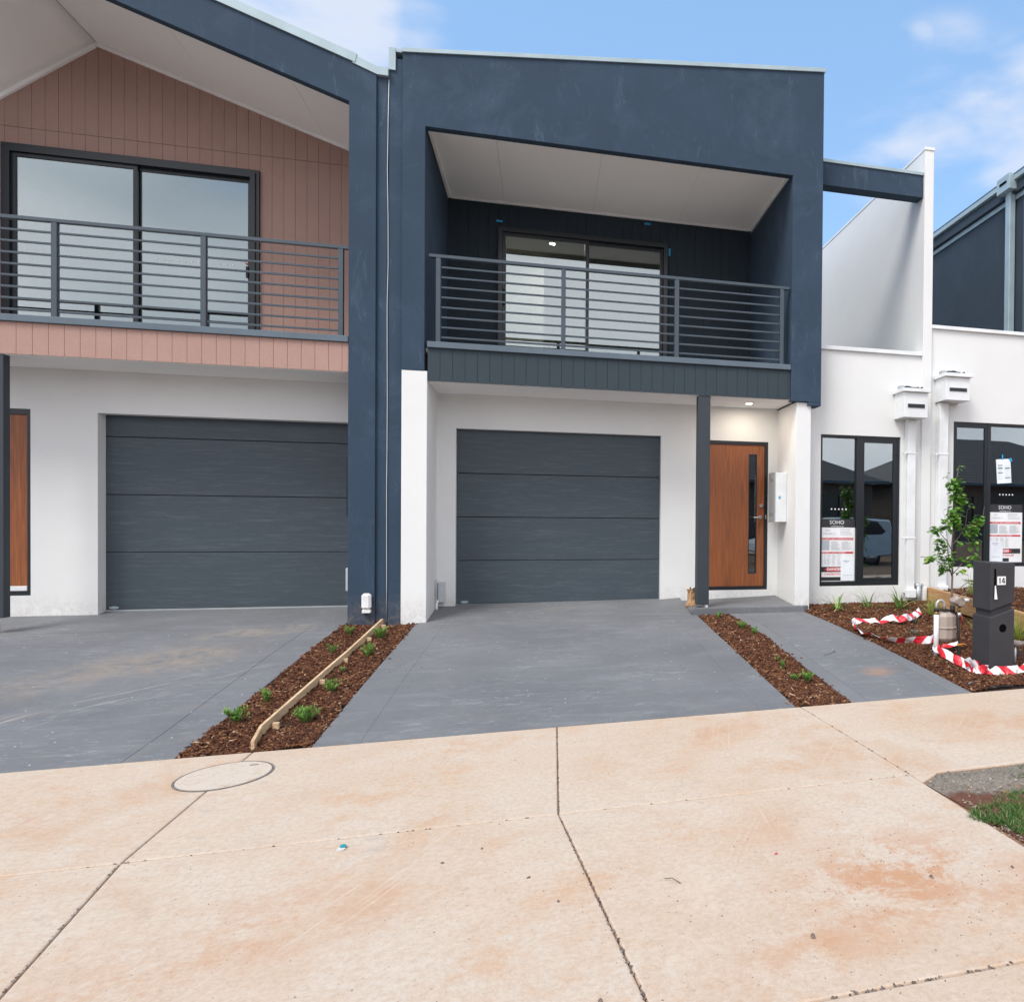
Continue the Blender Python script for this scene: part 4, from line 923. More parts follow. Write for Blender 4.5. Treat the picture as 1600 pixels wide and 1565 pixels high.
# ================================================================== letterbox
mb = thing('letterbox', 'charcoal rendered pillar letterbox with number 14 standing in the bark bed', 'letterbox', (4.1, 5.9, .1))
X0, X1, Y0, Y1 = 3.957, 4.213, 5.76, 6.045
def skew_block(name, x0, x1, y0, y1, zb0, zb1, zt0, zt1, mat, par, bv=.006):
    o = mesh(name, [(x0, y0, zb0), (x1, y0, zb1), (x1, y1, zb1), (x0, y1, zb0), (x0, y0, zt0), (x1, y0, zt1), (x1, y1, zt1), (x0, y1, zt0)], BOXF, mat, par); return bevel(o, bv)
skew_block('lower_block', X0, X1, Y0, Y1, .04, .04, .665, .742, 'mailbox_render', mb)
skew_block('neck', X0 + .022, X1 - .018, Y0 + .022, Y1 - .022, .60, .68, .74, .81, 'mailbox_render', mb, .002)
skew_block('upper_block', X0, X1, Y0, Y1, .728, .806, 1.17, 1.163, 'mailbox_render', mb)
disc('parcel_hole', (4.089, Y0 + .0005, .566), .038, .0015, 'dark_hole', mb, 32, axis='y')
ring_v = []
box('mail_slot', 3.992, 4.012, Y0 - .001, Y0 + .002, .83, 1.112, 'dark_hole', mb, 0)
box('number_plate', 4.024, 4.112, Y0 - .004, Y0 - .0005, .965, 1.043, 'sign_white', mb, 0)
boxes('number_one', [(4.046, 4.056, Y0 - .0055, Y0 - .004, .978, 1.030)], 'sign_black', mb); mesh('number_one', [(4.036, Y0 - .005, 1.012), (4.048, Y0 - .005, 1.018), (4.048, Y0 - .005, 1.030)], [(0, 1, 2)], 'sign_black', mb)
boxes('number_four', [(4.089, 4.098, Y0 - .0055, Y0 - .004, .978, 1.030), (4.070, 4.104, Y0 - .0055, Y0 - .004, .990, .999)], 'sign_black', mb); mesh('number_four', [(4.070, Y0 - .005, .998), (4.080, Y0 - .005, .998), (4.093, Y0 - .005, 1.030), (4.083, Y0 - .005, 1.030)], [(0, 1, 2, 3)], 'sign_black', mb)
lf = mesh('leaflet', [(3.990, Y0 - .012, .835), (4.016, Y0 - .02, .835), (4.003, Y0 - .012, .96), (3.992, Y0 - .012, .96), (4.0, Y0 - .006, .90)], [(0, 1, 2, 3)], 'paper_white'); tag(lf, 'folded white leaflet poking out of the letterbox slot', 'leaflet')
# concrete edge under the letterbox
tag(slab('concrete_kerb', [(3.62, 5.62), (3.8, 5.52), (4.5, 5.50), (4.5, 5.72), (3.9, 5.72)], lambda x, y: dr(x, y) + .018, .06, 'grey_border', None, .006), kind='structure')

# ================================================================== gas meter assembly
gm = thing('gas_meter', 'beige gas meter on a white standpipe with a hooked pipe, beside the letterbox', 'gas meter', (3.9, 6.4, .2))
cyl('standpipe', (3.785, 6.40, .16), (3.785, 6.40, .615), .026, 'pvc_white', gm, 16)
cyl('brass_collar', (3.785, 6.40, .617), (3.785, 6.40, .645), .024, 'brass', gm, 12); cyl('coupling', (3.785, 6.40, .646), (3.785, 6.40, .672), .028, 'black_rubber', gm, 14)
P = [(3.785, 6.40, .673), (3.785, 6.40, .70)] + [(3.785 + .043 - .043 * math.cos(a), 6.40, .71 + .045 * math.sin(a)) for a in [math.pi * k / 8 for k in range(9)]] + [(3.871, 6.40, .668)]
tube('hook_pipe', P, .012, 'galv_pipe', gm, 10)
box('elbow', 3.845, 3.925, 6.385, 6.42, .642, .666, 'black_rubber', gm, .006)
def hexbody(name, cx, cy, rx, ry, z0, z1, zt, mat):
    o = mesh(name, [(cx + sx_ * rx * (a), cy + sy_ * ry * (b), z) for z, k in ((z0 - .03, .75), (z0, 1), (z1, 1), (zt, .72)) for a, b, sx_, sy_ in ((k, .45 * k, -1, -1), (.35 * k, k, -1, -1), (.35 * k, k, 1, -1), (k, .45 * k, 1, -1), (k, .45 * k, 1, 1), (.35 * k, k, 1, 1), (.35 * k, k, -1, 1), (k, .45 * k, -1, 1))],
             [tuple(range(7, -1, -1)), tuple(range(24, 32))] + [(r * 8 + i, r * 8 + (i + 1) % 8, (r + 1) * 8 + (i + 1) % 8, (r + 1) * 8 + i) for r in range(3) for i in range(8)], mat, gm); return bevel(o, .003)
hexbody('meter_body', 3.905, 6.43, .098, .075, .375, .595, .632, 'meter_beige')
o = hexbody('seam_flange', 3.905, 6.43, .106, .083, .476, .488, .492, 'meter_beige')
P = [(3.935, 6.40, .75), (3.99, 6.39, .755), (4.04, 6.40, .735), (4.07, 6.40, .70)]
tube('regulator_body', P, [.022, .048, .05, .035], 'meter_cast', gm, 9); disc('regulator_dome', (4.02, 6.36, .745), .045, .03, 'meter_cast', gm, 9, axis='y')
cyl('regulator_vent', (4.0, 6.39, .76), (3.985, 6.39, .81), .022, 'meter_cast', gm, 7); cyl('regulator_spout', (4.06, 6.38, .755), (4.125, 6.37, .752), .021, 'pvc_white', gm, 12)
cyl('union', (3.965, 6.40, .632), (3.965, 6.40, .70), .026, 'black_rubber', gm, 12); cyl('brass_nipple', (4.035, 6.40, .635), (4.035, 6.40, .68), .017, 'brass', gm, 8)
cyl('valve', (4.04, 6.40, .575), (4.04, 6.40, .63), .02, 'chrome', gm, 10); cyl('service_pipe', (4.04, 6.40, .16), (4.035, 6.40, .575), .014, 'black_rubber', gm, 10)
tube('red_tag', [(4.062, 6.385, .60), (4.066, 6.385, .52)], .005, 'sign_red', gm, 5)
pg = thing('tie_stake', 'dark thin stake with orange tie standing by the gas meter', 'stake', (4.0, 6.3, .2))
box('stake', 3.955, 3.972, 6.27, 6.285, .12, .37, 'post_paint', pg, .002); box('orange_tie', 3.95, 3.985, 6.262, 6.292, .318, .34, 'orange_plastic', pg, .004); cyl('tie_end', (3.985, 6.27, .335), (4.04, 6.27, .33), .007, 'orange_plastic', pg, 6)
t2 = thing('water_tap', 'cast tap fitting partly hidden behind the right side of the letterbox', 'tap', (4.36, 6.0, .1))
cyl('riser', (4.40, 6.0, .08), (4.40, 6.0, .38), .012, 'galv_pipe', t2, 8); tube('tap_body', [(4.30, 5.98, .36), (4.36, 5.99, .385), (4.42, 6.0, .37), (4.50, 6.0, .37)], [.022, .03, .034, .02], 'meter_cast', t2, 8)
cyl('tap_handle', (4.33, 5.95, .40), (4.28, 5.95, .41), .012, 'black_rubber', t2, 8)

# ================================================================== barrier tape
def ribbon(name, P, w, parent, u0=0):
    """P: (x, y, z, lean) where z is the lower edge; ribbon stands on edge and leans"""
    # refine
    Q = []
    for i in range(len(P) - 1):
        for k in range(5):
            t = k / 5; Q.append([lerp(a, b, t) for a, b in zip(P[i], P[i + 1])])
    Q.append(list(P[-1])); V = []; uv = []; F = []; u = u0
    for i, q in enumerate(Q):
        a = Q[max(0, i - 1)]; b = Q[min(len(Q) - 1, i + 1)]; d = Vector((b[0] - a[0], b[1] - a[1], 0)); d = d.normalized() if d.length > 1e-6 else Vector((1, 0, 0)); n = Vector((-d.y, d.x, 0))
        if i: u += math.dist(Q[i - 1][:3], q[:3])
        wob = .006 * math.sin(u * 23) + .005 * math.sin(u * 41 + 1)
        for k, f in enumerate((0, .5, 1)):
            off = math.sin(q[3]) * w * f + (wob * (1 if k == 1 else .6) if k else 0); V.append((q[0] + n.x * off, q[1] + n.y * off, q[2] + math.cos(q[3]) * w * f + .004)); uv.append((u + 10, f))
        if i:
            n0 = (i - 1) * 3; F += [(n0, n0 + 3, n0 + 4, n0 + 1), (n0 + 1, n0 + 4, n0 + 5, n0 + 2)]
    o = mesh(name, V, F, 'barrier_stripe', parent, smooth=False, uv=uv); m_ = o.modifiers.new('th', 'SOLIDIFY'); m_.thickness = .0008; return o
bt = thing('barrier_tape', 'red and white striped barrier tape looped over the bark around the gas meter', 'barrier tape', (3.8, 6.3, .2))
zz = lambda x, y: rbz(x, y) + .012
tr = random.Random(17)
def rp(L):
    out = []
    for i, (a, b) in enumerate(zip(L[:-1], L[1:])):
        for k in range(2):
            t = k / 2; x, y, dz_, le = [lerp(u, v, t) for u, v in zip(a, b)]; e = 0 if (i == 0 and k == 0) else 1
            out.append((x + tr.gauss(0, .010) * e, y + tr.gauss(0, .012) * e, zz(x, y) + max(-.008, dz_ + tr.uniform(-.008, .022) * e), le + tr.gauss(0, .34) * e))
    x, y, dz_, le = L[-1]; out.append((x, y, zz(x, y) + dz_, le)); return out
ribbon('ribbon', rp([(3.79, 6.42, .13, .2), (3.72, 6.62, .05, .3), (3.66, 6.88, .02, .4), (3.56, 7.10, .0, .9), (3.50, 7.32, .0, 1.1), (3.44, 7.5, .0, .6), (3.46, 7.68, .0, .3)]), .078, bt)
ribbon('ribbon', rp([(3.46, 7.68, .0, .3), (3.56, 7.72, .0, 1.0), (3.70, 7.74, .0, 1.0), (3.85, 7.70, .01, .8), (4.0, 7.68, .03, .8), (4.14, 7.66, .04, .5), (4.28, 7.72, .05, .6), (4.42, 7.86, .03, .6), (4.52, 7.98, .03, .5)]), .080, bt, 1.0)
ribbon('ribbon', rp([(3.755, 6.42, .07, .1), (3.752, 6.36, .04, .2), (3.78, 6.28, .0, .3), (3.80, 6.10, .0, .45), (3.82, 5.92, .0, .5), (3.83, 5.83, .0, .35)]), .085, bt, 2.0)
ribbon('ribbon', rp([(3.83, 5.83, -.01, .3), (3.90, 5.735, -.01, .35), (3.99, 5.71, -.015, .5), (4.08, 5.705, -.015, .5), (4.17, 5.71, -.01, .45), (4.26, 5.73, .0, .9), (4.40, 5.75, .01, .8), (4.6, 5.8, .01, .8)]), .082, bt, 3.0)
ribbon('ribbon', rp([(3.80, 5.90, .03, -.5), (3.82, 5.84, .05, -.3), (3.86, 5.80, .02, .4)]), .085, bt, 3.37)
ribbon('ribbon', rp([(3.81, 6.36, .05, .4), (3.88, 6.35, .08, .5), (3.955, 6.29, .11, .4)]), .04, bt, 4.0)

# ================================================================== timber edging between the bark strips
te = thing('garden_edging', 'thin pine edging board with pegs between the two driveways', 'garden edging', (-1.8, 7, .2))
EP = [(-1.905, 5.45), (-1.945, 5.72), (-1.885, 6.52), (-1.845, 7.0), (-1.805, 7.45), (-1.775, 8.0), (-1.735, 8.57)]
for (a, b) in zip([EP[0], EP[1], EP[3], EP[4]], [EP[1], EP[3], EP[4], EP[6]]):
    d = Vector((b[0] - a[0], b[1] - a[1])).normalized(); n = Vector((-d.y, d.x)) * .011; a2 = (a[0] + d.x * .002, a[1] + d.y * .002); b2_ = (b[0] - d.x * .002, b[1] - d.y * .002)
    V = []
    for zt in (-.05, .065):
        for (p, s_) in ((a2, 1), (b2_, 1), (b2_, -1), (a2, -1)): V.append((p[0] + n.x * s_, p[1] + n.y * s_, dr(*p) + zt))
    bevel(mesh('board', V, [(3, 2, 1, 0), (4, 5, 6, 7), (0, 1, 5, 4), (1, 2, 6, 5), (2, 3, 7, 6), (3, 0, 4, 7)], 'pine_board', te), .002)
for (x, y) in ((-1.895, 5.83), (-1.835, 6.72), (-1.795, 7.28), (-1.74, 7.95), (-1.70, 8.42)):
    bevel(mesh('peg', boxv(x - .012, x + .030, y - .014, y + .014, dr(x, y) - .05, dr(x, y) + .036), BOXF, 'pine_board', te), .002)
# retaining sleepers
sb = thing('timber_sleeper', 'orange-brown timber sleeper retaining the neighbour bed, from the wall forward', 'sleeper', (5.1, 7, .5))
for y0_, y1_ in ((7.36, 8.84), (5.7, 7.35)):
    zl = lambda y: lerp(.50, .64, (y - 5.7) / 3.15)
    V = [(5.075, y0_, zl(y0_) - .22), (5.13, y0_, zl(y0_) - .22), (5.13, y1_, zl(y1_) - .22), (5.075, y1_, zl(y1_) - .22), (5.075, y0_, zl(y0_)), (5.13, y0_, zl(y0_)), (5.13, y1_, zl(y1_)), (5.075, y1_, zl(y1_))]
    bevel(mesh('board', V, BOXF, 'sleeper_wood', sb), .005)

bevel(mesh('board', boxv(5.132, 8.2, 5.545, 5.60, .06, .36), BOXF, 'sleeper_wood', sb), .005)
# ================================================================== plants
def leaf_quads(V, F, base, d, L_, W_, up=None, fold=.25):
    d = d.normalized(); s = d.cross(Vector((0, 0, 1)) if abs(d.z) < .95 else Vector((1, 0, 0))).normalized(); n = s.cross(d)
    b = base; k = len(V)
    V += [tuple(b), tuple(b + d * L_ * .35 + s * W_ * .5 + n * W_ * fold), tuple(b + d * L_ * .75 + s * W_ * .38 + n * W_ * fold * .8), tuple(b + d * L_), tuple(b + d * L_ * .75 - s * W_ * .38 + n * W_ * fold * .8), tuple(b + d * L_ * .35 - s * W_ * .5 + n * W_ * fold), tuple(b + d * L_ * .5)]
    F += [(k, k + 1, k + 6), (k + 1, k + 2, k + 6), (k + 2, k + 3, k + 6), (k + 3, k + 4, k + 6), (k + 4, k + 5, k + 6), (k + 5, k, k + 6)]
def shrub(x, y, z, h, w, nst, label, group, seed, leaf='shrub_leaf'):
    r = random.Random(seed); t = thing('shrub', label, 'shrub', (x, y, z), group); V = []; F = []; SV = []; SF = []
    for i in range(nst):
        a = r.uniform(0, 6.283); sp_ = r.uniform(.15, 1) * w / 2; hh = h * r.uniform(.55, 1.0)
        P = [Vector((x + math.cos(a) * sp_ * u ** 1.3, y + math.sin(a) * sp_ * u ** 1.3, z - .01 + hh * u)) for u in (0, .35, .7, 1)]
        v, f = tubegeo(P, [.0018, .0016, .0013, .0008], 4, off=len(SV)); SV += v; SF += f
        n = int(26 * hh / .12)
        for k in range(n):
            u = .12 + .88 * (k / n); j = min(2, int(u * 3)); p = P[j].lerp(P[j + 1], u * 3 - j) if j < 3 else P[3]
            an = k * 2.4 + a; d = Vector((math.cos(an), math.sin(an), .5 + r.random() * .9)); leaf_quads(V, F, p, d, r.uniform(.018, .034), r.uniform(.006, .010))
    mesh('stems', SV, SF, 'bark_stem', t); mesh('leaves', V, F, leaf, t); return t
SG1, SG2 = 'young shrubs in the bark between the driveways', 'young shrubs in the bark beside the entry path'
for i, (x, y, h, w, n, lab) in enumerate(((-2.19, 5.97, .13, .20, 26, 'bright green low shrub nearest the footpath, left of the edging board'),
    (-2.115, 6.33, .13, .12, 9, 'thin sparse shrub left of the edging board, second from the footpath'),
    (-1.985, 8.24, .11, .15, 12, 'small shrub left of the edging, nearest the navy pillar'), (-1.99, 7.62, .10, .12, 7, 'wispy shrub left of the edging, in front of the one by the pillar'),
    (-1.715, 5.90, .14, .22, 32, 'largest bright green shrub, right of the edging board near the footpath'),
    (-1.715, 6.55, .13, .17, 13, 'open-branched shrub right of the edging, second from the footpath'), (-1.735, 7.0, .09, .08, 4, 'tiny twiggy shrub right of the edging in the middle of the strip'),
    (-1.625, 7.42, .14, .17, 18, 'green shrub right of the edging, third from the white wall'), (-1.645, 8.02, .14, .19, 24, 'round green shrub right of the edging, nearest the white wall'))):
    shrub(x, y, bedz(x, y), h, w, n, lab, SG1, 100 + i)
for i, (x, y, h, w, n, lab) in enumerate(((2.03, 8.35, .10, .12, 8, 'sparse small shrub at the porch end of the bark strip'), (2.20, 7.92, .10, .17, 24, 'bright green shrub in the bark strip nearest the porch step'),
    (2.245, 7.62, .10, .12, 10, 'slim green shrub just in front of the bright one by the porch'), (2.185, 6.62, .06, .05, 3, 'very small seedling in the middle of the bark strip'),
    (2.165, 6.36, .11, .07, 8, 'upright narrow shrub in the lower part of the bark strip'), (2.165, 6.03, .09, .12, 10, 'left one of the pair of low shrubs near the footpath'), (2.265, 5.98, .12, .15, 22, 'right, fuller one of the pair of low shrubs near the footpath'))):
    shrub(x, y, bedz(x, y), h, w, n, lab, SG2, 200 + i)
for i, (x, y, lab) in enumerate(((4.10, 7.75, 'small silver-grey plant behind the loop of barrier tape'), (4.28, 7.72, 'silver-grey plant with a blue tag behind the barrier tape'), (3.98, 7.2, 'low dry grey plant in front of the barrier tape loop'))):
    shrub(x, y, rbz(x, y), .11 if i < 2 else .07, .15, 9, lab, 'silver plants in the bark bed', 300 + i, 'silver_leaf')

def blades(name, x, y, z, n, L0, L1, w, droop, spread, mat, label, cat, group, seed):
    r = random.Random(seed); V = []; F = []
    for i in range(n):
        a = r.uniform(0, 6.283); L_ = r.uniform(L0, L1); el = r.uniform(.35, 1.0); d = Vector((math.cos(a) * spread * (1.2 - el), math.sin(a) * spread * (1.2 - el), el)).normalized(); s = Vector((-math.sin(a), math.cos(a), 0))
        p = Vector((x + r.gauss(0, .012), y + r.gauss(0, .012), z - .01)); k0 = len(V); ns = 7; dr_ = r.uniform(.5, 1.3) * droop
        for j in range(ns + 1):
            u = j / ns; ww = w * (1 - u ** 2.5) * .5 + .0004; V += [tuple(p - s * ww), tuple(p + Vector((0, 0, -ww * .25))), tuple(p + s * ww)]
            d = (d + Vector((math.cos(a) * .35, math.sin(a) * .35, -1)) * dr_ * u / ns * 2.2).normalized(); p = p + d * L_ / ns
        for j in range(ns): b = k0 + j * 3; F += [(b, b + 1, b + 4, b + 3), (b + 1, b + 2, b + 5, b + 4)]
    o = mesh(name, V, F, mat, None, smooth=True); return tag(o, label, cat, group)
PG = 'strappy plants along the white wall'
blades('strap_plant', 3.62, 8.50, rbz(3.6, 8.5), 24, .17, .34, .020, 1.0, 1.4, 'strap_leaf', 'strappy green plant under the left end of the window', 'plant', PG, 1)
blades('strap_plant', 4.08, 8.58, rbz(4.1, 8.58), 22, .18, .36, .019, .9, 1.1, 'strap_leaf', 'strappy green plant below the middle of the window', 'plant', PG, 2)
blades('strap_plant', 4.50, 8.52, rbz(4.5, 8.5), 26, .22, .44, .020, .85, 1.15, 'strap_leaf', 'tallest strappy plant, below the right end of the window', 'plant', PG, 3)
TG = 'lime green grass tufts by the sleeper'
blades('grass_tuft', 4.66, 7.98, rbz(4.66, 7.98), 130, .18, .34, .0035, .35, .75, 'lime_leaf', 'lime green grass tuft left of the young tree', 'grass', TG, 4)
blades('grass_tuft', 4.78, 7.15, rbz(4.78, 7.15), 120, .16, .32, .0035, .35, .7, 'lime_leaf', 'lime green grass tuft between the gas meter and the letterbox', 'grass', TG, 5)
blades('grass_tuft', 4.98, 6.75, rbz(4.98, 6.75), 130, .20, .40, .0045, .35, .7, 'lime_leaf', 'lime green grass tuft at the right edge behind the letterbox', 'grass', TG, 6)
blades('grass_tuft', 5.42, 8.3, nbz(5.42, 8.3), 60, .18, .34, .004, .4, .8, 'lime_leaf', 'yellowish grass tuft on the neighbour side above the sleeper', 'grass', TG, 7)

# young pear tree
def tree():
    r = random.Random(31); bx, by = 4.60, 7.45; bz = rbz(bx, by)
    t = thing('pear_tree', 'slender young tree with glossy green leaves behind the gas meter', 'tree', (bx, by, bz))
    trunk = [(bx + .01, by, bz - .05), (bx + .0, by, .60), (bx + .008, by, .95), (bx + .0, by + .01, 1.25), (bx + .03, by, 1.62), (bx + .03, by, 1.95), (bx + .08, by, 2.20)]
    tube('trunk', trunk, [.014, .013, .011, .010, .008, .005, .002], 'bark_stem', t, 8)
    br = [[(4.605, 7.45, .93), (4.50, 7.40, 1.00), (4.38, 7.36, 1.07), (4.26, 7.33, 1.13)],
          [(4.60, 7.45, .90), (4.56, 7.46, 1.05), (4.55, 7.46, 1.25), (4.52, 7.47, 1.55), (4.50, 7.48, 1.66)],
          [(4.605, 7.45, 1.27), (4.68, 7.44, 1.36), (4.76, 7.43, 1.50), (4.78, 7.43, 1.68), (4.86, 7.42, 1.72)],
          [(4.60, 7.45, .70), (4.72, 7.47, .76), (4.86, 7.5, .84), (4.94, 7.5, .86)], [(4.60, 7.45, .64), (4.76, 7.43, .70), (4.90, 7.42, .84), (5.0, 7.42, 1.05)],
          [(4.62, 7.45, 1.55), (4.68, 7.46, 1.72), (4.68, 7.46, 1.98)], [(4.60, 7.45, 1.2), (4.52, 7.44, 1.32), (4.44, 7.44, 1.40)],
          [(4.76, 7.43, 1.50), (4.88, 7.42, 1.50), (4.98, 7.42, 1.60), (5.0, 7.42, 1.72)], [(4.605, 7.45, .93), (4.68, 7.44, 1.0), (4.73, 7.44, 1.06)], [(4.78, 7.43, 1.36), (4.86, 7.42, 1.22), (4.87, 7.42, 1.13)]]
    for b in br: tube('branch', b, [.006 - .0012 * i for i in range(len(b))], 'bark_stem', t, 6)
    V = []; F = []
    def cluster(c, rad, n, s=1.0):
        for _ in range(int(n * 1.6)):
            d = Vector((r.gauss(0, 1), r.gauss(0, 1), r.gauss(0, 1))); d = d.normalized() * r.random() ** .5; p = Vector(c) + Vector((d.x * rad[0] * .9, d.y * rad[1] * .9, d.z * rad[2] * .92))
            ld = Vector((r.gauss(0, 1), r.gauss(0, 1) - .3, r.uniform(-1.1, .3))); L_ = r.uniform(.050, .080) * s; leaf_quads(V, F, p, ld, L_, L_ * .85, fold=.12)
    for c, rad, n in (((4.62, 7.44, 1.95), (.09, .08, .12), 50), ((4.66, 7.44, 1.80), (.11, .09, .12), 62), ((4.62, 7.44, 1.62), (.12, .1, .12), 66), ((4.50, 7.44, 1.50), (.09, .08, .08), 26), ((4.66, 7.44, 1.50), (.09, .08, .07), 22),
                      ((4.37, 7.44, 1.43), (.06, .06, .05), 16), ((4.44, 7.44, 1.30), (.08, .08, .08), 24), ((4.46, 7.44, 1.20), (.08, .07, .09), 22), ((4.50, 7.45, 1.06), (.08, .08, .10), 34), ((4.46, 7.45, .97), (.06, .06, .06), 12), ((4.58, 7.45, 1.12), (.06, .06, .08), 12),
                      ((4.84, 7.43, 1.43), (.09, .08, .10), 34), ((4.90, 7.42, 1.55), (.07, .07, .09), 24), ((4.86, 7.43, 1.30), (.07, .07, .08), 18), ((4.88, 7.42, 1.14), (.08, .06, .06), 11), ((4.80, 7.42, 1.05), (.05, .05, .04), 5),
                      ((4.27, 7.34, 1.11), (.09, .06, .055), 17), ((4.72, 7.44, 1.10), (.05, .05, .05), 5), ((4.71, 7.44, .95), (.06, .05, .06), 6), ((4.86, 7.48, .84), (.09, .05, .04), 8), ((4.69, 7.44, 1.28), (.05, .05, .05), 6)):
        cluster(c, rad, n)
    for (cx, cz) in ((4.68, 2.16), (4.72, 2.20), (4.53, 2.10), (4.50, 2.06), (4.82, 1.74), (4.86, 1.72)): cluster((cx, 7.45, cz), (.015, .015, .02), 3, .55)
    mesh('leaves', V, F, 'pear_leaf', t)
tree()

# ================================================================== verge at the right
V0 = [(2.275, 3.80), (2.12, 3.68), (2.165, 3.26), (2.19, 2.88), (2.21, 2.14), (8, 2.14), (8, 3.80)]
def verge():
    import mathutils
    nx, ny = 150, 70; V = []; F = []
    for j in range(ny + 1):
        y = 2.14 + (3.80 - 2.14) * j / ny; xl = interp([(2.14, 2.21), (2.88, 2.19), (3.26, 2.165), (3.68, 2.12), (3.80, 2.275)], y)
        for i in range(nx + 1):
            t = (i / nx) ** 1.8; x = xl + (8 - xl) * t; e = min(1, (x - xl) / .06, (3.80 - y) / .05 + .05)
            z = fp(x) - .006 + e * (.014 + .034 * mathutils.noise.noise((x * 5, y * 5, 0)) + .024 * mathutils.noise.noise((x * 17, y * 17, 3)) + .016 * mathutils.noise.noise((x * 47, y * 47, 5))); V.append((x, y, z))
    for j in range(ny):
        for i in range(nx): a = j * (nx + 1) + i; F.append((a, a + 1, a + nx + 2, a + nx + 1))
    tag(mesh('verge_soil', V, F, 'verge_soil', None, smooth=True), kind='structure')
verge()
def turf(name, cx, cy_, rx, ry, n, L0, L1, seed, lab):
    r = random.Random(seed); V = []; F = []
    for i in range(n):
        a = r.uniform(0, 6.283); q = math.sqrt(r.random()) * (1 + .12 * math.sin(a * 5)); x = cx + rx * q * math.cos(a); y = cy_ + ry * q * math.sin(a); z = fp(x) + .0
        L_ = r.uniform(L0, L1) * (1 - .3 * q); b = r.uniform(0, 6.283); w = r.uniform(.0018, .0035); d = Vector((math.cos(b) * .7, math.sin(b) * .7, r.uniform(.4, 1.2))).normalized(); s = Vector((-math.sin(b), math.cos(b), 0)); p = Vector((x, y, z)); k = len(V)
        for j in range(4):
            ww = w * (1 - j / 3.3); V += [tuple(p - s * ww), tuple(p + s * ww)]; d = (d + Vector((math.cos(b) * .3, math.sin(b) * .3, -.4)) * (j * .45)).normalized(); p = p + d * L_ / 3
            p.z = max(p.z, z + .004)
        F += [(k, k + 1, k + 3, k + 2), (k + 2, k + 3, k + 5, k + 4), (k + 4, k + 5, k + 7, k + 6)]
    return tag(mesh(name, V, F, 'turf_leaf'), lab, 'grass', kind='stuff')
turf('turf_patch', 2.55, 3.12, .42, .27, 5600, .035, .09, 41, 'thick patch of green grass spilling onto the footpath at the right edge')
turf('turf_patch', 2.74, 2.62, .48, .44, 3800, .035, .09, 44, 'green grass continuing down the verge at the right edge')
turf('turf_patch', 5.2, 2.95, 2.1, .72, 9000, .03, .08, 47, 'patchy grass further along the verge past the right edge')
turf('turf_patch', 3.02, 3.70, .24, .09, 900, .02, .07, 42, 'smaller sparse grass patch on the bare soil by the path')
turf('turf_patch', 2.62, 3.66, .16, .07, 130, .015, .045, 43, 'few thin grass blades on the grey soil')
def scatter(name, pts, smin, smax, mat, lab, cat, flat=.6, f=fp, kind='stuff'):
    V = []; F = []
    for (x, y) in pts:
        s = rnd.uniform(smin, smax); m_ = Matrix.Rotation(rnd.uniform(0, 6), 3, 'Z'); k = len(V)
        for a, b, c in ((-1, -.7, 0), (1, -.6, 0), (.8, .8, 0), (-.9, .6, 0), (-.6, -.4, 1), (.6, -.5, .9), (.5, .5, 1), (-.5, .4, .8)):
            q = m_ @ Vector((a * s * rnd.uniform(.7, 1.2), b * s * rnd.uniform(.5, 1), 0)); V.append((x + q.x, y + q.y, f(x, y) + c * s * flat))
        F += [tuple(i + k for i in q) for q in BOXF]
    o = mesh(name, V, F, mat); return tag(o, lab, cat, kind=kind)
scatter('soil_clods', [(rnd.uniform(2.2, 3.4), rnd.uniform(3.3, 3.78)) for _ in range(420)] + [(2.185 + (lambda t: t * -.0)(0) + rnd.gauss(0, .018), rnd.uniform(2.9, 3.7)) for _ in range(90)], .003, .009, 'soil_crumb', 'grey clods and crumbs on the bare verge soil', 'soil clods', f=lambda x, y: fp(x) + .004)
scatter('litter_bits', [(2.33, 3.42), (2.9, 3.58), (2.98, 3.6), (2.62, 3.5), (2.75, 3.46), (2.5, 3.62), (2.45, 3.56)] + [(rnd.uniform(2.3, 3.2), rnd.uniform(3.35, 3.75)) for _ in range(40)], .003, .008, 'litter_mat', 'pale chips of stone and wood on the verge soil', 'litter', .3, lambda x, y: fp(x) + .008)
scatter('pebbles', [(rnd.gauss(1.45, .5), rnd.gauss(2.75, .35)) for _ in range(260)] + [(rnd.uniform(-3, 2.2), rnd.uniform(2.2, 5.4)) for _ in range(120)], .0012, .0042, 'pebble', 'tiny pebbles scattered over the pink concrete', 'pebbles')
jp = []
for k in range(110):
    t = rnd.random() ** .7; jp.append((lerp(.08, .345, 1 - t * .0 - (3.8 - lerp(3.7, 2.15, t)) * 0) if False else lerp(.085, .335, t) + rnd.gauss(0, .004), lerp(3.75, 2.17, t)))
for k in range(60): y = rnd.uniform(3.85, 5.38); jp.append((lerp(.076, .092, (y - 3.83) / 1.6) + rnd.gauss(0, .002), y))
for k in range(40): t = rnd.random(); jp.append((lerp(-1.865, -1.64, t) + rnd.gauss(0, .003), lerp(3.8, 2.2, t)))
for k in range(120): jp.append((rnd.uniform(.9, 2.6), 2.125 + rnd.gauss(0, .004)))
for k in range(25): t = rnd.random(); jp.append((lerp(2.108, 2.0, t) + rnd.gauss(0, .002), lerp(3.83, 5.4, t)))
for k in range(40): jp.append((rnd.uniform(-2, 2.1), 3.825 + rnd.gauss(0, .002)))
scatter('joint_debris', jp, .003, .008, 'pebble', 'dark grit and bark caught in the concrete joints', 'grit', .5, lambda x, y: fp(x) - .002)
SG = 'loose stones on the footpath'
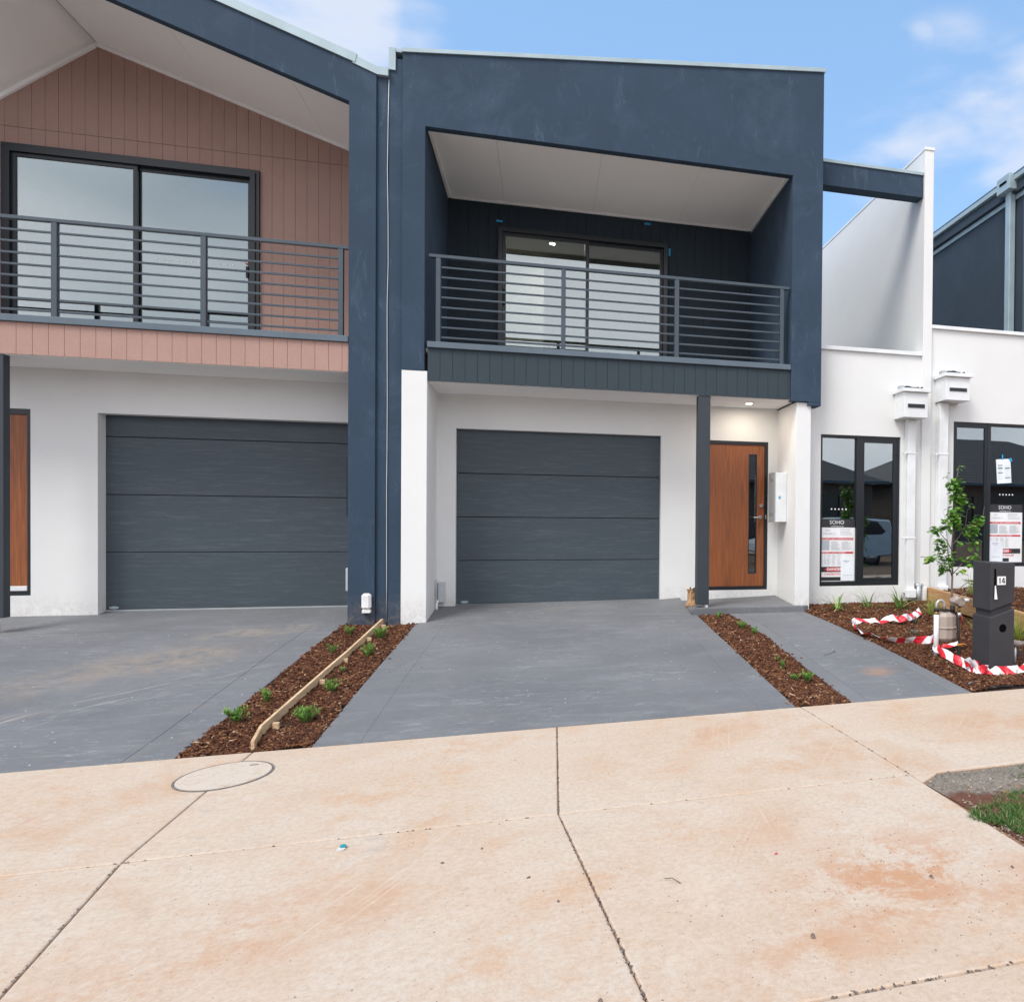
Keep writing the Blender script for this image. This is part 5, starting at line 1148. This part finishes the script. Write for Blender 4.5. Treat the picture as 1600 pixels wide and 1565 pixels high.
for i, (x, y, s, lab) in enumerate(((-.44, 3.42, .013, 'dark stone on the path right of the teal cap'), (-.28, 3.52, .012, 'reddish stone on the path, second right of the teal cap'), (-.06, 3.18, .013, 'dark stone left of the centre joint'), (.06, 2.95, .012, 'brown stone just left of the long joint'), (1.60, 2.72, .018, 'grey stone on the rust-stained concrete at lower right'), (1.98, 2.70, .015, 'round grey stone near the grass at right'), (.18, 2.30, .018, 'brown stone beside the joint at the bottom edge'), (.96, 2.45, .020, 'dark flat stone near the bottom right'))):
    s_ = scatter('stone', [(x, y)], s * .7, s * .7, 'pebble', lab, 'stone', .7, kind=None); tag(s_, group=SG)
cp_ = thing('bottle_cap', 'small teal and clear plastic cap lying on the pink concrete', 'cap', (-.92, 3.70, 0))
disc('clear_rim', (-.922, 3.690, fp(-.92) + .001), .019, .006, 'cap_clear', cp_, 20); disc('teal_top', (-.917, 3.708, fp(-.92) + .0075), .014, .006, 'cap_teal', cp_, 20)
tg = tube('twig', [(.50, 3.0, .02), (.53, 2.985, .026), (.56, 2.95, .018)], .002, 'bark_stem', None, 5); tag(tg, 'little dark twig on the concrete right of the centre joint', 'twig')
tw = tube('twig', [(2.72, 6.72, dr(2.7, 6.7) + .004), (2.80, 6.75, dr(2.8, 6.75) + .008), (2.88, 6.83, dr(2.88, 6.83) + .006), (2.875, 6.80, dr(2.87, 6.8) + .006)], .003, 'bark_stem', None, 5); tag(tw, 'dark crooked twig on the grey entry path', 'twig')
tag(mesh('red_scrap', [(1.02, 3.09, .026), (1.036, 3.088, .028), (1.034, 3.10, .030), (1.024, 3.098, .027)], [(0, 1, 2, 3)], 'sign_red'), 'tiny red plastic scrap on the pink concrete', 'scrap')
scatter('bark_crumbs', [(rnd.uniform(-1.3, 1.8), rnd.uniform(5.5, 9.2)) for _ in range(34)] + [(rnd.uniform(2.45, 3.3), rnd.uniform(7.2, 8.5)) for _ in range(26)] + [(rnd.uniform(-1.35, -1.05), rnd.uniform(6.9, 7.2)) for _ in range(14)], .003, .007, 'pebble', 'dark bark crumbs strewn on the grey driveway and path', 'bark crumbs', .5, dr)
# paper bag behind the porch post
def bag():
    r = random.Random(3); t = thing('paper_bag', 'crumpled brown paper bag of offcuts against the porch post', 'bag', (1.80, 8.9, .44)); n = 14; V = []; F = []
    prof = [(.05, .0), (.070, .025), (.065, .06), (.048, .10), (.052, .14), (.045, .19), (.05, .22)]
    for i, (rr, z) in enumerate(prof):
        for k in range(n):
            a = 2 * math.pi * k / n; q = rr * (1 + r.uniform(-.2, .2)); V.append((1.80 + q * math.cos(a), 8.90 + q * .8 * math.sin(a), .425 + z + r.uniform(-.006, .006)))
    for i in range(len(prof) - 1):
        for k in range(n): F.append((i * n + k, i * n + (k + 1) % n, (i + 1) * n + (k + 1) % n, (i + 1) * n + k))
    F.append(tuple(range(n - 1, -1, -1))); mesh('bag', V, F, 'kraft_paper', t)
    for a, b in (((1.73, 8.86, .66), (1.82, 8.9, .65)),): cyl('offcut', a, b, .012, 'pine_board', t, 6)
    cyl('dark_offcut', (1.79, 8.9, .60), (1.78, 8.88, .68), .010, 'black_rubber', t, 6); cyl('dark_offcut', (1.82, 8.9, .60), (1.83, 8.88, .675), .010, 'black_rubber', t, 6)
bag()
bs = tag(scatter('blue_scrap', [(1.99, 8.48)], .02, .02, 'tape_blue', 'small blue plastic scrap at the porch end of the bark strip', 'scrap', .3, dr, None))

# ================================================================== across the street (seen in the window reflections)
def opp_house(x0, x1, y0, y1, zb, ze, zr, lab):
    t = thing('house', lab, 'house', ((x0 + x1) / 2, (y0 + y1) / 2, zb), 'single-storey houses across the street')
    wall('wall', x0, x1, zb, ze, y1 - .2, y1, [(x0 + 1.2, x0 + 3.4, zb + .9, zb + 2.2), (x1 - 3.6, x1 - 1.6, zb + .9, zb + 2.2)], 'opp_wall', t)
    box('wall', x0, x1, y0, y1 - .21, zb, ze, 'opp_wall', t, 0)
    d = (y1 - y0) / 2; e = .5
    mesh('roof', [(x0 - e, y0 - e, ze), (x1 + e, y0 - e, ze), (x1 + e, y1 + e, ze), (x0 - e, y1 + e, ze), (x0 + d, (y0 + y1) / 2, zr), (x1 - d, (y0 + y1) / 2, zr)], [(0, 1, 5, 4), (2, 3, 4, 5), (1, 2, 5), (3, 0, 4), (3, 2, 1, 0)], 'roof_tile', t)
    box('gutter', x0 - e - .1, x1 + e + .1, y1 + e - .02, y1 + e + .1, ze - .12, ze + .02, 'roof_metal', t, .01)
    box('window', x0 + 1.2, x0 + 3.4, y1 - .12, y1 - .1, zb + .9, zb + 2.2, 'car_glass', t, 0); box('window', x1 - 3.6, x1 - 1.6, y1 - .12, y1 - .1, zb + .9, zb + 2.2, 'car_glass', t, 0)
opp_house(4.2, 14.6, -22, -12.5, .5, 3.3, 5.9, 'dark brick house with tiled hip roof, mirrored in the left pane by the door')
opp_house(16.2, 30, -22, -12.0, .5, 3.3, 6.0, 'dark tiled house mirrored in the right pane and the neighbour window')
opp_house(-12, 2.4, -22, -12.5, .5, 3.3, 5.6, 'dark tiled house across the street, straight behind the photographer')
def suv(x, y, z):
    t = thing('parked_car', 'silver wagon parked across the street, mirrored in the ground floor window', 'car', (x, y, z))
    prof = [(0, .45), (.05, .80), (.9, 1.0), (1.6, 1.05), (2.2, 1.58), (2.9, 1.68), (4.1, 1.62), (4.45, 1.60), (4.55, 1.15), (4.68, 1.05), (4.70, .55), (4.5, .38), (3.0, .28), (1.0, .28)]
    o = prism('body', [(x + a, z + b) for a, b in prof], y - .92, y + .92, 'car_silver', t); bevel(o, .06)
    for yy in (y + .905, y - .93): prism('side_window', [(x + 1.75, z + 1.08), (x + 2.25, z + 1.50), (x + 2.95, z + 1.58), (x + 3.95, z + 1.54), (x + 4.25, z + 1.2), (x + 4.1, z + 1.1)], yy, yy + .025, 'car_glass', t)
    box('tail_light', x + 4.45, x + 4.71, y + .55, y + .93, z + .98, z + 1.10, 'red_lens', t, .02)
    for wx in (.85, 3.75):
        for wy in (y - .88, y + .70):
            w_ = thing_part('wheel', t); cyl('tyre', (x + wx, wy, z + .34), (x + wx, wy + .2, z + .34), .34, 'black_rubber', w_, 24); cyl('rim', (x + wx, wy - .01, z + .34), (x + wx, wy + .21, z + .34), .21, 'chrome', w_, 16)
suv(6.95, -5.3, -.04)
for o in bpy.data.objects:
    if o.type == 'MESH' and o.name.startswith(('meter_body', 'seam_flange')): pass
